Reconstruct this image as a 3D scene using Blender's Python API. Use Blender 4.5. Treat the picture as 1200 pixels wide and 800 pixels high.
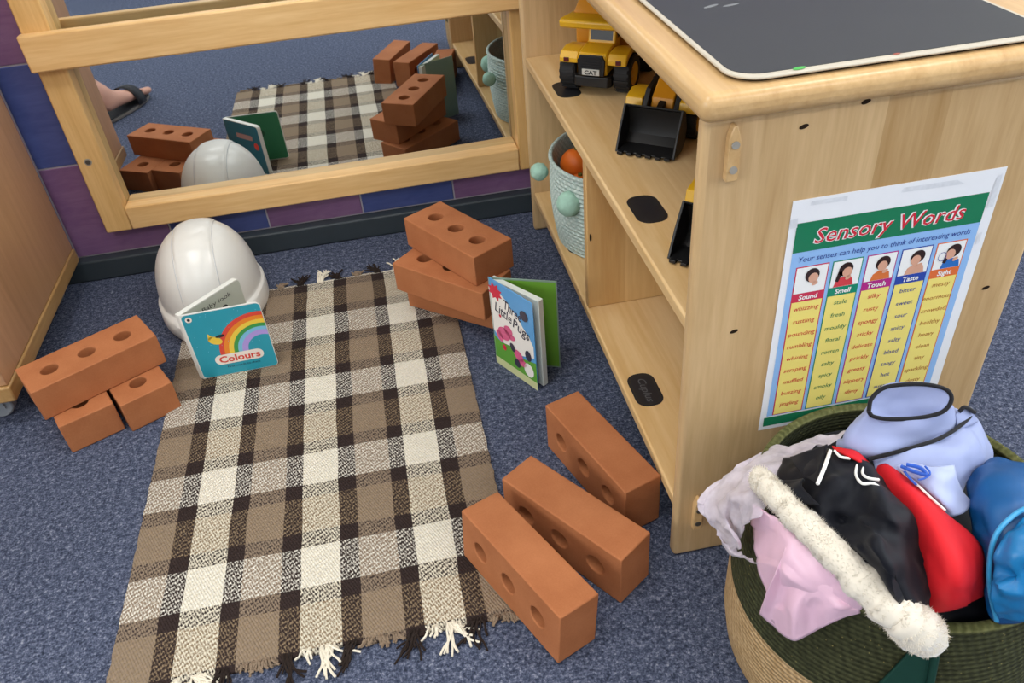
import bpy, bmesh, math, random
from mathutils import Vector, Matrix, noise
random.seed(7)
PI = math.pi
scene = bpy.context.scene
COL = scene.collection
for o in list(bpy.data.objects):
    bpy.data.objects.remove(o, do_unlink=True)

# ------------------------------------------------------------------ camera
cam_d = bpy.data.cameras.new('camera')
cam = bpy.data.objects.new('camera', cam_d)
COL.objects.link(cam)
cam.location = (-0.26966, -0.64194, 0.90120)
cam.rotation_euler = (0.910546, 0.074013, -0.186224)
cam_d.sensor_width = 36.0
cam_d.lens = 28.817
cam_d.clip_start = 0.02
scene.camera = cam

# ------------------------------------------------------------------ world, lamps, exposure
wd = bpy.data.worlds.new('daylight')
scene.world = wd
wd.use_nodes = True
bg = wd.node_tree.nodes['Background']
bg.inputs[0].default_value = (0.80, 0.88, 1.0, 1)
bg.inputs[1].default_value = 0.7

def area(name, loc, rot, sx, sy, power, color):
    d = bpy.data.lights.new(name, 'AREA')
    d.shape = 'RECTANGLE'; d.size = sx; d.size_y = sy; d.energy = power; d.color = color
    o = bpy.data.objects.new(name, d); o.location = loc; o.rotation_euler = rot
    COL.objects.link(o)
    return o
ROOM = dict(x0=-3.2, x1=3.0, y0=-4.6, z1=2.7)
CEIL_PANELS = [(-1.0, -0.15), (-1.0, -2.3), (1.2, -0.15), (1.2, -2.3)]
for i, (px, py) in enumerate(CEIL_PANELS):
    area('ceiling_lamp', (px, py, 2.655), (0, 0, 0), 1.1, 0.5, 24, (1.0, 0.975, 0.93))
# daylight coming in through the window in the left wall and the window behind the camera
area('window_daylight', (ROOM['x0'] - 0.03, -1.6, 1.5), (0, -PI / 2, 0), 1.2, 2.5, 66, (0.95, 0.98, 1.0))
area('window_daylight', (ROOM['x1'] + 0.03, -1.0, 1.5), (0, PI / 2, 0), 1.2, 2.9, 95, (0.86, 0.94, 1.0))
area('window_daylight', (0.0, ROOM['y0'] - 0.03, 1.55), (PI / 2, 0, 0), 3.3, 1.2, 14, (0.90, 0.95, 1.0))

vs = scene.view_settings
vs.view_transform = 'Standard'
vs.look = 'None'
vs.gamma = 1.0
vs.use_curve_mapping = False
vs.exposure = -0.28

# ------------------------------------------------------------------ helpers
def lin(h):
    h = h.lstrip('#')
    r = []
    for i in (0, 2, 4):
        c = int(h[i:i + 2], 16) / 255
        r.append(c / 12.92 if c <= 0.04045 else ((c + 0.055) / 1.055) ** 2.4)
    return (r[0], r[1], r[2], 1.0)

class NT:
    """small node-tree writer"""
    def __init__(s, name, rough=0.5, spec=0.5):
        s.m = bpy.data.materials.new(name); s.m.use_nodes = True
        s.t = s.m.node_tree; s.n = s.t.nodes; s.l = s.t.links
        s.b = s.n['Principled BSDF']
        s.b.inputs['Roughness'].default_value = rough
        s.b.inputs['Specular IOR Level'].default_value = spec
    def put(s, sock, v):
        if isinstance(v, bpy.types.NodeSocket): s.l.new(v, sock)
        else: sock.default_value = v
    def node(s, kind, **kw):
        n = s.n.new(kind)
        for k, v in kw.items(): setattr(n, k, v)
        return n
    def obj(s):
        return s.node('ShaderNodeTexCoord').outputs['Object']
    def sep(s, v):
        n = s.node('ShaderNodeSeparateXYZ'); s.put(n.inputs[0], v); return n.outputs
    def comb(s, x, y, z):
        n = s.node('ShaderNodeCombineXYZ')
        for i, v in enumerate((x, y, z)): s.put(n.inputs[i], v)
        return n.outputs[0]
    def math(s, op, a, b=0.0, c=None):
        n = s.node('ShaderNodeMath', operation=op); s.put(n.inputs[0], a); s.put(n.inputs[1], b)
        if c is not None: s.put(n.inputs[2], c)
        return n.outputs[0]
    def noise(s, v, scale, detail=3.0, rough=0.55, dist=0.0):
        n = s.node('ShaderNodeTexNoise'); s.put(n.inputs['Vector'], v)
        n.inputs['Scale'].default_value = scale; n.inputs['Detail'].default_value = detail
        n.inputs['Roughness'].default_value = rough; n.inputs['Distortion'].default_value = dist
        return n.outputs['Fac']
    def vmul(s, v, k):
        n = s.node('ShaderNodeVectorMath', operation='MULTIPLY'); s.put(n.inputs[0], v); n.inputs[1].default_value = k
        return n.outputs[0]
    def mix(s, f, a, b):
        n = s.node('ShaderNodeMix', data_type='RGBA'); s.put(n.inputs[0], f); s.put(n.inputs[6], a); s.put(n.inputs[7], b)
        return n.outputs[2]
    def ramp(s, f, stops, interp='LINEAR'):
        n = s.node('ShaderNodeValToRGB'); cr = n.color_ramp; cr.interpolation = interp
        while len(cr.elements) < len(stops): cr.elements.new(1.0)
        for e, (p, c) in zip(cr.elements, stops): e.position = p; e.color = c
        s.put(n.inputs[0], f); return n.outputs[0]
    def bump(s, h, strength=0.3, dist=0.002):
        n = s.node('ShaderNodeBump'); s.put(n.inputs['Height'], h)
        n.inputs['Strength'].default_value = strength; n.inputs['Distance'].default_value = dist
        s.l.new(n.outputs[0], s.b.inputs['Normal'])
    def color(s, c): s.put(s.b.inputs['Base Color'], c)

def plain(name, hexc, rough=0.5, spec=0.5, var=0.08, scale=40, bump=0.0):
    t = NT(name, rough, spec); c = lin(hexc)
    f = t.noise(t.obj(), scale, 3)
    lo = tuple(x * (1 - var) for x in c[:3]) + (1,); hi = tuple(min(1, x * (1 + var)) for x in c[:3]) + (1,)
    t.color(t.mix(f, lo, hi))
    if bump: t.bump(t.noise(t.obj(), scale * 6, 4), bump, 0.001)
    return t.m

def wood(name, light, dark, grain='x', stave=None, stave_w=0.09, rough=0.42, tone=0.35, seed=0.0, along=3.0, across=45.0, gain=1.0):
    t = NT(name, rough, 0.45)
    o = t.obj(); x, y, z = t.sep(o)
    k = {'x': (along, across, across), 'y': (across, along, across), 'z': (across, across, along)}[grain]
    off = t.comb(seed, seed * 1.7, seed * 0.3)
    va = t.node('ShaderNodeVectorMath', operation='ADD'); t.put(va.inputs[0], t.vmul(o, k)); t.put(va.inputs[1], off)
    f1 = t.noise(va.outputs[0], 1.0, 4, 0.6, 0.6)
    f2 = t.noise(va.outputs[0], 4.0, 3, 0.6, 0.2)
    f = t.math('ADD', t.math('MULTIPLY', f1, 0.6), t.math('MULTIPLY', f2, 0.4))
    if stave:
        ax = {'x': x, 'y': y, 'z': z}[stave]
        cell = t.math('FLOOR', t.math('ADD', t.math('DIVIDE', ax, stave_w), seed))
        wn = t.node('ShaderNodeTexWhiteNoise', noise_dimensions='1D'); t.put(wn.inputs['W'], t.math('ADD', cell, 3.3 + seed))
        f = t.math('ADD', f, t.math('MULTIPLY', t.math('SUBTRACT', wn.outputs['Value'], 0.5), tone))
    t.color(t.ramp(f, [(0.25, lin(dark)), (0.75, lin(light))]))
    t.bump(f2, 0.06, 0.0006)
    return t.m

# ------------------------------------------------------------------ mesh builder
class MB:
    def __init__(s): s.v = []; s.f = []
    def add(s, vs_, fs_, M=None):
        o = len(s.v)
        s.v += [tuple(M @ Vector(p)) if M else tuple(p) for p in vs_]
        s.f += [tuple(i + o for i in f) for f in fs_]
        return s
    def box(s, x0, x1, y0, y1, z0, z1, M=None):
        v = [(x0, y0, z0), (x1, y0, z0), (x1, y1, z0), (x0, y1, z0), (x0, y0, z1), (x1, y0, z1), (x1, y1, z1), (x0, y1, z1)]
        return s.add(v, [(0, 3, 2, 1), (4, 5, 6, 7), (0, 1, 5, 4), (1, 2, 6, 5), (2, 3, 7, 6), (3, 0, 4, 7)], M)
    def prism(s, pts, z0, z1, M=None):
        n = len(pts)
        v = [(p[0], p[1], z0) for p in pts] + [(p[0], p[1], z1) for p in pts]
        f = [tuple(range(n - 1, -1, -1)), tuple(range(n, 2 * n))] + [(i, (i + 1) % n, n + (i + 1) % n, n + i) for i in range(n)]
        return s.add(v, f, M)
    def cyl(s, r, z0, z1, n=24, M=None, r1=None):
        r1 = r if r1 is None else r1
        v = [(r * math.cos(2 * PI * i / n), r * math.sin(2 * PI * i / n), z0) for i in range(n)]
        v += [(r1 * math.cos(2 * PI * i / n), r1 * math.sin(2 * PI * i / n), z1) for i in range(n)]
        f = [tuple(range(n - 1, -1, -1)), tuple(range(n, 2 * n))] + [(i, (i + 1) % n, n + (i + 1) % n, n + i) for i in range(n)]
        return s.add(v, f, M)
    def lathe(s, prof, n=48, M=None, closed=False):
        v = []; f = []
        for (r, z) in prof:
            for i in range(n): v.append((r * math.cos(2 * PI * i / n), r * math.sin(2 * PI * i / n), z))
        m = len(prof)
        for j in range(m - 1 if not closed else m):
            k = (j + 1) % m
            for i in range(n): f.append((j * n + i, j * n + (i + 1) % n, k * n + (i + 1) % n, k * n + i))
        return s.add(v, f, M)
    def tube(s, pts, r, n=8, M=None, cap=True):
        pts = [Vector(p) for p in pts]; v = []; f = []; m = len(pts)
        up = Vector((0, 0, 1)); prev = None
        for i, p in enumerate(pts):
            t = (pts[min(i + 1, m - 1)] - pts[max(i - 1, 0)]).normalized()
            if prev is None:
                a = t.cross(up if abs(t.z) < 0.9 else Vector((1, 0, 0))).normalized()
            else:
                a = (prev - t * prev.dot(t)).normalized()
            prev = a; b = t.cross(a)
            rr = r[i] if isinstance(r, (list, tuple)) else r
            for k in range(n):
                q = p + a * (rr * math.cos(2 * PI * k / n)) + b * (rr * math.sin(2 * PI * k / n)); v.append(tuple(q))
        for i in range(m - 1):
            for k in range(n): f.append((i * n + k, i * n + (k + 1) % n, (i + 1) * n + (k + 1) % n, (i + 1) * n + k))
        if cap: f += [tuple(range(n - 1, -1, -1)), tuple(range((m - 1) * n, m * n))]
        return s.add(v, f, M)
    def ball(s, c, r, nu=16, nv=10, sc=(1, 1, 1)):
        v = [(c[0], c[1], c[2] - r * sc[2])]; f = []
        for j in range(1, nv):
            ph = -PI / 2 + PI * j / nv
            for i in range(nu):
                a = 2 * PI * i / nu
                v.append((c[0] + r * sc[0] * math.cos(ph) * math.cos(a), c[1] + r * sc[1] * math.cos(ph) * math.sin(a), c[2] + r * sc[2] * math.sin(ph)))
        v.append((c[0], c[1], c[2] + r * sc[2])); last = len(v) - 1
        for i in range(nu): f.append((0, 1 + (i + 1) % nu, 1 + i))
        for j in range(nv - 2):
            for i in range(nu):
                a = 1 + j * nu; b = a + nu
                f.append((a + i, a + (i + 1) % nu, b + (i + 1) % nu, b + i))
        a = 1 + (nv - 2) * nu
        for i in range(nu): f.append((a + i, a + (i + 1) % nu, last))
        return s.add(v, f)
    def mesh(s, name, mat, smooth=30):
        me = bpy.data.meshes.new(name)
        me.from_pydata(s.v, [], s.f); me.update()
        if mat: me.materials.append(mat)
        if smooth is not None:
            for p in me.polygons: p.use_smooth = True
            me.set_sharp_from_angle(angle=math.radians(smooth))
        return me
    def build(s, name, mat, parent=None, smooth=30, bevel=0.0, seg=2, loc=None, rz=0.0):
        o = bpy.data.objects.new(name, s.mesh(name, mat, smooth)); COL.objects.link(o)
        if parent: o.parent = parent
        if loc: o.location = loc
        if rz: o.rotation_euler.z = rz
        if bevel:
            m = o.modifiers.new('bevel', 'BEVEL'); m.width = bevel; m.segments = seg; m.limit_method = 'ANGLE'; m.angle_limit = math.radians(50)
            m.harden_normals = False
        return o

def tag(o, label=None, cat=None, group=None, kind=None):
    if label: o['label'] = label
    if cat: o['category'] = cat
    if group: o['group'] = group
    if kind: o['kind'] = kind
    return o
def empty(name, loc=(0, 0, 0), rz=0.0, label=None, cat=None, group=None, kind=None):
    o = bpy.data.objects.new(name, None); COL.objects.link(o)
    o.location = loc; o.rotation_euler.z = rz; o.empty_display_size = 0.05
    return tag(o, label, cat, group, kind)
def box(name, a, b, mat, parent=None, bevel=0.0, seg=2, smooth=30):
    return MB().box(a[0], b[0], a[1], b[1], a[2], b[2]).build(name, mat, parent, smooth, bevel, seg)

def round_rect(x0, x1, y0, y1, r, n=6):
    pts = []
    for cx, cy, a0 in ((x1 - r, y1 - r, 0), (x0 + r, y1 - r, 90), (x0 + r, y0 + r, 180), (x1 - r, y0 + r, 270)):
        for i in range(n + 1):
            a = math.radians(a0 + 90 * i / n); pts.append((cx + r * math.cos(a), cy + r * math.sin(a)))
    return pts
def ellipse(cx, cy, rx, ry, n=20, a=0.0):
    return [(cx + rx * math.cos(t) * math.cos(a) - ry * math.sin(t) * math.sin(a), cy + rx * math.cos(t) * math.sin(a) + ry * math.sin(t) * math.cos(a))
            for t in [2 * PI * i / n for i in range(n)]]

def text_geo(body, size, shear=0.0, offset=0.0, align='LEFT', space=1.0):
    cu = bpy.data.curves.new('t', 'FONT'); cu.body = body; cu.size = size; cu.shear = shear; cu.offset = offset
    cu.align_x = align; cu.space_character = space; cu.resolution_u = 2; cu.fill_mode = 'FRONT'
    ob = bpy.data.objects.new('t', cu); COL.objects.link(ob)
    dg = bpy.context.evaluated_depsgraph_get()
    me = bpy.data.meshes.new_from_object(ob.evaluated_get(dg))
    v = [(p.co.x, p.co.y) for p in me.vertices]; f = [tuple(p.vertices) for p in me.polygons]
    bpy.data.objects.remove(ob); bpy.data.curves.remove(cu); bpy.data.meshes.remove(me)
    return v, f

class Flat:
    """prints on a face: origin o, axes X (right), Y (up), N (outwards)"""
    STEP = 0.00018
    def __init__(s, o, X, Y, parent):
        s.o = Vector(o); s.X = Vector(X).normalized(); s.Y = Vector(Y).normalized(); s.N = s.X.cross(s.Y); s.p = parent
    def at(s, x, y, layer): return tuple(s.o + s.X * x + s.Y * y + s.N * (layer * s.STEP))
    def poly(s, name, polys, mat, layer=1):
        mb = MB()
        for pts in polys: mb.add([s.at(p[0], p[1], layer) for p in pts], [tuple(range(len(pts)))])
        return mb.build(name, mat, s.p, None)
    def rect(s, name, x0, x1, y0, y1, mat, layer=1): return s.poly(name, [[(x0, y0), (x1, y0), (x1, y1), (x0, y1)]], mat, layer)
    def text(s, name, items, mat, layer=2):
        mb = MB()
        for it in items:
            body, x, y, size = it[:4]; kw = it[4] if len(it) > 4 else {}
            kw = dict(kw); width = kw.pop('width', None); rot = kw.pop('rot', 0.0)
            v, f = text_geo(body, size, **kw)
            if width and v:
                xs = [p[0] for p in v]; k = width / (max(xs) - min(xs)); v = [(p[0] * k, p[1]) for p in v]
            c, sn = math.cos(rot), math.sin(rot)
            mb.add([s.at(x + p[0] * c - p[1] * sn, y + p[0] * sn + p[1] * c, layer) for p in v], f)
        return mb.build(name, mat, s.p, None)

def catmull(pts, n, closed=False):
    P = [Vector(p) for p in pts]; m = len(P); out = []
    rng = range(m if closed else m - 1)
    for i in rng:
        if closed: a, b, c, d = P[(i - 1) % m], P[i], P[(i + 1) % m], P[(i + 2) % m]
        else:
            b, c = P[i], P[i + 1]; a = P[i - 1] if i else b * 2 - c; d = P[i + 2] if i + 2 < m else c * 2 - b
        for k in range(n):
            t = k / n
            out.append(0.5 * ((2 * b) + (c - a) * t + (2 * a - 5 * b + 4 * c - d) * t * t + (3 * b - a - 3 * c + d) * t ** 3))
    if not closed: out.append(P[-1].copy())
    return out
def cloth(name, rows, mat, parent, n=8, closed=False, amp=0.002, freq=30.0, thick=0.0012, seed=0.0, aniso=(1, 1, 1)):
    cr = [catmull(r, n, closed) for r in rows]
    cols = list(zip(*cr)); cc = [catmull(c, n) for c in cols]
    W = len(cc); H = len(cc[0]); v = []
    for j in range(H):
        for i in range(W):
            p = cc[i][j]
            if closed: du = cc[(i + 1) % W][j] - cc[i - 1][j]
            else: du = cc[min(i + 1, W - 1)][j] - cc[max(i - 1, 0)][j]
            nr = du.cross(cc[i][min(j + 1, H - 1)] - cc[i][max(j - 1, 0)])
            nr = nr.normalized() if nr.length > 1e-12 else Vector((0, 0, 1))
            if nr.z < 0: nr = -nr
            q = Vector((p.x * aniso[0], p.y * aniso[1], p.z * aniso[2])) * freq + Vector((seed, seed * 2, 0))
            d = noise.noise(q) + 0.5 * noise.noise(q * 2.1) - 0.7 * abs(noise.noise(q * 0.7 + Vector((5, 0, 0))))
            v.append(tuple(p + nr * (amp * d)))
    f = []
    for j in range(H - 1):
        for i in range(W if closed else W - 1):
            k = (i + 1) % W
            f.append((j * W + i, j * W + k, (j + 1) * W + k, (j + 1) * W + i))
    mb = MB(); mb.add(v, f)
    o = mb.build(name, mat, parent, 80)
    m = o.modifiers.new('thickness', 'SOLIDIFY'); m.thickness = thick; m.offset = 0
    return o
def cord(name, pts, r, mat, parent, n=6, sub=6):
    return MB().tube(catmull(pts, sub), r, n).build(name, mat, parent, 60)
# measured drape lines of the clothes, metres
CLOTH = {'badge_a': [(0.0961, -0.1793, 0.334), (0.083, -0.1978, 0.341), (0.0791, -0.2128, 0.347), (0.088, -0.2142, 0.346), (0.0922, -0.2184, 0.345),
             (0.0956, -0.2205, 0.342)],
 'badge_b': [(0.0971, -0.1869, 0.337), (0.0885, -0.1991, 0.342), (0.0889, -0.2073, 0.345), (0.0976, -0.2097, 0.343)],
 'badge_c': [(0.0825, -0.1621, 0.336), (0.0821, -0.1729, 0.339), (0.0903, -0.1753, 0.337)],
 'blue_loop': [[(0.1154, -0.1517, 0.368), (0.1218, -0.1434, 0.376), (0.1374, -0.14, 0.383), (0.1664, -0.1468, 0.385), (0.1867, -0.1538, 0.38),
                (0.1907, -0.1602, 0.372), (0.1811, -0.1652, 0.364), (0.162, -0.1638, 0.36), (0.1356, -0.159, 0.36), (0.1199, -0.1545, 0.363)],
               [(0.1076, -0.1474, 0.352), (0.1227, -0.1343, 0.355), (0.1444, -0.1336, 0.36), (0.1782, -0.1405, 0.36), (0.2063, -0.1474, 0.355),
                (0.204, -0.1594, 0.35), (0.1903, -0.1681, 0.345), (0.1621, -0.1698, 0.345), (0.1306, -0.166, 0.345), (0.1109, -0.1581, 0.348)],
               [(0.1035, -0.139, 0.325), (0.1338, -0.1189, 0.325), (0.1649, -0.1147, 0.325), (0.1999, -0.1242, 0.325), (0.2283, -0.132, 0.325),
                (0.2153, -0.1569, 0.325), (0.1849, -0.1689, 0.325), (0.1566, -0.1729, 0.325), (0.1225, -0.1729, 0.325), (0.101, -0.1582, 0.325)],
               [(0.1253, -0.117, 0.29), (0.152, -0.0986, 0.29), (0.1846, -0.0943, 0.29), (0.2212, -0.1042, 0.29), (0.2511, -0.1123, 0.29),
                (0.2412, -0.1329, 0.29), (0.2091, -0.1454, 0.29), (0.1793, -0.1496, 0.29), (0.1434, -0.1496, 0.29), (0.123, -0.1347, 0.29)]],
 'blue_skirt': [[(0.1152, -0.1729, 0.328), (0.1415, -0.1787, 0.338), (0.1784, -0.1737, 0.338), (0.2128, -0.1578, 0.332), (0.2421, -0.1383, 0.325)],
                [(0.1146, -0.1878, 0.322), (0.1359, -0.1963, 0.334), (0.1706, -0.1932, 0.336), (0.2168, -0.1726, 0.326), (0.2498, -0.1486, 0.312)],
                [(0.1329, -0.2003, 0.312), (0.1492, -0.2065, 0.322), (0.1749, -0.2044, 0.324), (0.2163, -0.187, 0.312), (0.2594, -0.1597, 0.285)],
                [(0.1557, -0.2124, 0.298), (0.1648, -0.2163, 0.302), (0.1803, -0.2118, 0.302), (0.209, -0.1961, 0.298), (0.259, -0.1638, 0.265)]],
 'blue_under': [[(0.2055, -0.1555, 0.345), (0.2183, -0.1492, 0.345), (0.2311, -0.1489, 0.335)],
                [(0.2068, -0.1624, 0.33), (0.2191, -0.1597, 0.33), (0.241, -0.1475, 0.32)]],
 'fur': [(0.0188, -0.1463, 0.3), (0.0202, -0.1675, 0.308), (0.0237, -0.1991, 0.314), (0.0316, -0.2343, 0.316), (0.0433, -0.2652, 0.312), (0.059, -0.293, 0.3),
         (0.0764, -0.3097, 0.286), (0.1096, -0.3024, 0.2443)],
 'jacket': [[(0.0611, -0.1158, 0.285), (0.0745, -0.1322, 0.305), (0.0883, -0.1425, 0.322), (0.1066, -0.1567, 0.322), (0.1196, -0.1649, 0.32),
             (0.1302, -0.1752, 0.315)],
            [(0.0385, -0.1507, 0.292), (0.0523, -0.1716, 0.322), (0.064, -0.1946, 0.344), (0.082, -0.2028, 0.34), (0.0932, -0.2166, 0.345),
             (0.1198, -0.209, 0.325)],
            [(0.0391, -0.1808, 0.296), (0.0406, -0.2115, 0.322), (0.0597, -0.2149, 0.326), (0.0724, -0.2274, 0.332), (0.0781, -0.2583, 0.356),
             (0.1202, -0.2447, 0.32)],
            [(0.0435, -0.2056, 0.297), (0.0456, -0.2301, 0.316), (0.0632, -0.2268, 0.316), (0.0597, -0.2621, 0.352), (0.084, -0.2692, 0.338),
             (0.1168, -0.2635, 0.312)],
            [(0.0491, -0.2299, 0.296), (0.0497, -0.2519, 0.316), (0.0505, -0.2696, 0.34), (0.0554, -0.2857, 0.35), (0.0839, -0.2858, 0.328),
             (0.1139, -0.2805, 0.3)],
            [(0.0614, -0.2582, 0.29), (0.059, -0.2854, 0.306), (0.0695, -0.2904, 0.3), (0.0701, -0.3075, 0.312), (0.0892, -0.3077, 0.294),
             (0.1098, -0.3008, 0.272)]],
 'jacket_flap_a': [[(0.06, -0.1269, 0.3), (0.0675, -0.1422, 0.318), (0.0839, -0.1483, 0.33)],
                   [(0.0561, -0.1389, 0.306), (0.0614, -0.1618, 0.322), (0.075, -0.1584, 0.332)],
                   [(0.0503, -0.1746, 0.32), (0.0515, -0.1807, 0.325), (0.049, -0.1937, 0.335)]],
 'jacket_flap_b': [[(0.03, -0.1562, 0.305), (0.0378, -0.1649, 0.312), (0.0461, -0.1783, 0.325)],
                   [(0.029, -0.1636, 0.306), (0.0309, -0.1827, 0.318), (0.0388, -0.1888, 0.328)],
                   [(0.039, -0.1863, 0.308), (0.0351, -0.1994, 0.318), (0.042, -0.2139, 0.33)]],
 'pat1': [(0.1222, -0.2023, 0.346), (0.1272, -0.2118, 0.348), (0.1339, -0.2196, 0.35), (0.1335, -0.2112, 0.35), (0.1246, -0.2047, 0.35)],
 'pat2': [(0.1373, -0.2121, 0.352), (0.1376, -0.2195, 0.351), (0.1324, -0.2215, 0.348), (0.1266, -0.221, 0.347)],
 'pat3': [(0.1238, -0.2061, 0.343), (0.1243, -0.2137, 0.342), (0.1269, -0.2207, 0.34)],
 'pattern_cloth': [[(0.125, -0.1932, 0.336), (0.1364, -0.1988, 0.343), (0.1473, -0.2089, 0.346), (0.1706, -0.208, 0.34)],
                   [(0.1314, -0.2079, 0.334), (0.1377, -0.2201, 0.343), (0.1486, -0.2249, 0.345), (0.1688, -0.2174, 0.336)],
                   [(0.14, -0.2252, 0.328), (0.1397, -0.2354, 0.335), (0.1536, -0.2323, 0.332), (0.1741, -0.2202, 0.322)],
                   [(0.1481, -0.2442, 0.318), (0.1533, -0.2453, 0.32), (0.1653, -0.2409, 0.316), (0.1864, -0.2265, 0.305)]],
 'pink_fold': [[(0.013, -0.2204, 0.2893), (0.0217, -0.2238, 0.2849), (0.0312, -0.2284, 0.2768), (0.0349, -0.2446, 0.288), (0.0443, -0.2615, 0.288),
                (0.0524, -0.2774, 0.278)],
               [(0.0044, -0.226, 0.2611), (0.0153, -0.2267, 0.2508), (0.0189, -0.2444, 0.2583), (0.0271, -0.2549, 0.2701), (0.0391, -0.2664, 0.272),
                (0.0558, -0.2769, 0.27)],
               [(0.0021, -0.2224, 0.2258), (0.0141, -0.2233, 0.2093), (0.0137, -0.2516, 0.2367), (0.0294, -0.2548, 0.2411), (0.0386, -0.273, 0.2641),
                (0.0573, -0.2776, 0.2642)],
               [(0.0062, -0.2119, 0.1803), (0.0155, -0.2214, 0.1708), (0.018, -0.2553, 0.1944), (0.0346, -0.2591, 0.2109), (0.0422, -0.2727, 0.2445),
                (0.0591, -0.2765, 0.2583)]],
 'pink_skirt': [[(0.0112, -0.1617, 0.285), (0.0179, -0.1992, 0.297), (0.0298, -0.2322, 0.3), (0.0407, -0.2659, 0.295), (0.0569, -0.2816, 0.275)],
                [(0.0244, -0.1394, 0.2223), (0.0137, -0.2106, 0.288), (0.0239, -0.2385, 0.292), (0.0398, -0.2652, 0.28), (0.0575, -0.2803, 0.268)],
                [(0.0124, -0.1768, 0.2234), (0.0082, -0.2223, 0.27), (0.0173, -0.2467, 0.272), (0.0375, -0.2606, 0.262), (0.0587, -0.2773, 0.262)],
                [(0.0121, -0.2026, 0.21), (0.013, -0.2204, 0.2273), (0.028, -0.2357, 0.2196), (0.0421, -0.2559, 0.2251), (0.0585, -0.2759, 0.2589)],
                [(0.011, -0.2063, 0.1691), (0.015, -0.2259, 0.1791), (0.0275, -0.2435, 0.174), (0.0433, -0.261, 0.2174), (0.0598, -0.2758, 0.257)]],
 'piping': [(0.0806, -0.1586, 0.333), (0.0667, -0.1763, 0.341), (0.0556, -0.1894, 0.343), (0.0459, -0.1996, 0.341)],
 'red': [[(0.1147, -0.1774, 0.318), (0.1224, -0.1837, 0.328), (0.1339, -0.1863, 0.322)],
         [(0.109, -0.2117, 0.322), (0.114, -0.232, 0.345), (0.1364, -0.2301, 0.33)],
         [(0.1066, -0.2472, 0.318), (0.1117, -0.2683, 0.347), (0.1488, -0.2536, 0.322)],
         [(0.1052, -0.275, 0.305), (0.1111, -0.296, 0.338), (0.1646, -0.2726, 0.305)],
         [(0.1066, -0.2888, 0.29), (0.112, -0.3088, 0.318), (0.1596, -0.2886, 0.29)],
         [(0.1141, -0.2932, 0.262), (0.1296, -0.3025, 0.275), (0.1663, -0.2901, 0.262)]],
 'red_collar': [[(0.0891, -0.1479, 0.326), (0.0949, -0.1591, 0.332), (0.1038, -0.166, 0.332), (0.1122, -0.1792, 0.325)],
                [(0.0862, -0.157, 0.33), (0.0874, -0.1711, 0.338), (0.0953, -0.1809, 0.338), (0.1053, -0.1866, 0.33)]],
 'red_edge': [(0.1296, -0.1919, 0.33), (0.129, -0.2193, 0.338), (0.1321, -0.2362, 0.338), (0.1375, -0.2486, 0.335)],
 'satin': [[(0.2304, -0.1759, 0.29), (0.2375, -0.1849, 0.31), (0.2483, -0.2047, 0.318), (0.2769, -0.2182, 0.305), (0.3186, -0.2202, 0.26)],
           [(0.1915, -0.209, 0.305), (0.1898, -0.2323, 0.335), (0.2049, -0.2527, 0.342), (0.2485, -0.254, 0.318), (0.3207, -0.2335, 0.25)],
           [(0.1705, -0.2475, 0.305), (0.1673, -0.2677, 0.333), (0.1824, -0.2823, 0.335), (0.2257, -0.2861, 0.312), (0.2998, -0.2592, 0.25)],
           [(0.169, -0.2728, 0.29), (0.1601, -0.2946, 0.315), (0.1785, -0.306, 0.315), (0.2215, -0.3009, 0.292), (0.2734, -0.2864, 0.25)],
           [(0.1646, -0.2957, 0.268), (0.1616, -0.3113, 0.285), (0.1897, -0.3132, 0.278), (0.2246, -0.306, 0.262), (0.2591, -0.2986, 0.24)],
           [(0.1704, -0.3061, 0.246), (0.1814, -0.3114, 0.255), (0.2065, -0.3089, 0.25), (0.2308, -0.306, 0.245), (0.2579, -0.2993, 0.235)]],
 'satin_curl': [(0.1731, -0.3027, 0.327), (0.1598, -0.3065, 0.325), (0.1538, -0.3107, 0.318), (0.1573, -0.3157, 0.31), (0.1676, -0.313, 0.312),
                (0.1715, -0.3081, 0.32)],
 'satin_lower': [[(0.1931, -0.2732, 0.348), (0.212, -0.2782, 0.345), (0.2506, -0.2757, 0.32)],
                 [(0.1631, -0.2876, 0.345), (0.1763, -0.302, 0.352), (0.2235, -0.3046, 0.33)],
                 [(0.1521, -0.297, 0.323), (0.1632, -0.3175, 0.335), (0.2252, -0.3122, 0.3)],
                 [(0.1533, -0.3062, 0.296), (0.1634, -0.3227, 0.312), (0.2307, -0.3124, 0.275)],
                 [(0.168, -0.3104, 0.257), (0.1827, -0.3175, 0.266), (0.2333, -0.3136, 0.255)]],
 'satin_trim': [(0.2007, -0.2704, 0.35), (0.1817, -0.2723, 0.345), (0.1588, -0.2833, 0.34), (0.1541, -0.291, 0.318), (0.1559, -0.3008, 0.29),
                (0.1669, -0.3098, 0.254)],
 'trim_skirt': [(0.1097, -0.1755, 0.331), (0.1393, -0.1811, 0.341), (0.176, -0.1762, 0.341), (0.2094, -0.1612, 0.336), (0.2377, -0.1427, 0.33)],
 'trim_under': [(0.2103, -0.153, 0.346), (0.2171, -0.151, 0.348), (0.2299, -0.1507, 0.338)],
 'veil': [[(0.1644, -0.0719, 0.262), (0.1103, -0.0975, 0.275), (0.061, -0.1284, 0.288), (0.029, -0.1583, 0.292), (0.0115, -0.18, 0.285)],
          [(0.1338, -0.0745, 0.262), (0.0827, -0.0973, 0.272), (0.0362, -0.1249, 0.285), (0.0069, -0.1518, 0.285), (0.0014, -0.1737, 0.272)],
          [(0.1082, -0.0665, 0.252), (0.0609, -0.0865, 0.262), (0.0187, -0.1131, 0.27), (-0.0028, -0.1377, 0.266), (0.0165, -0.1382, 0.1875)],
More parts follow.
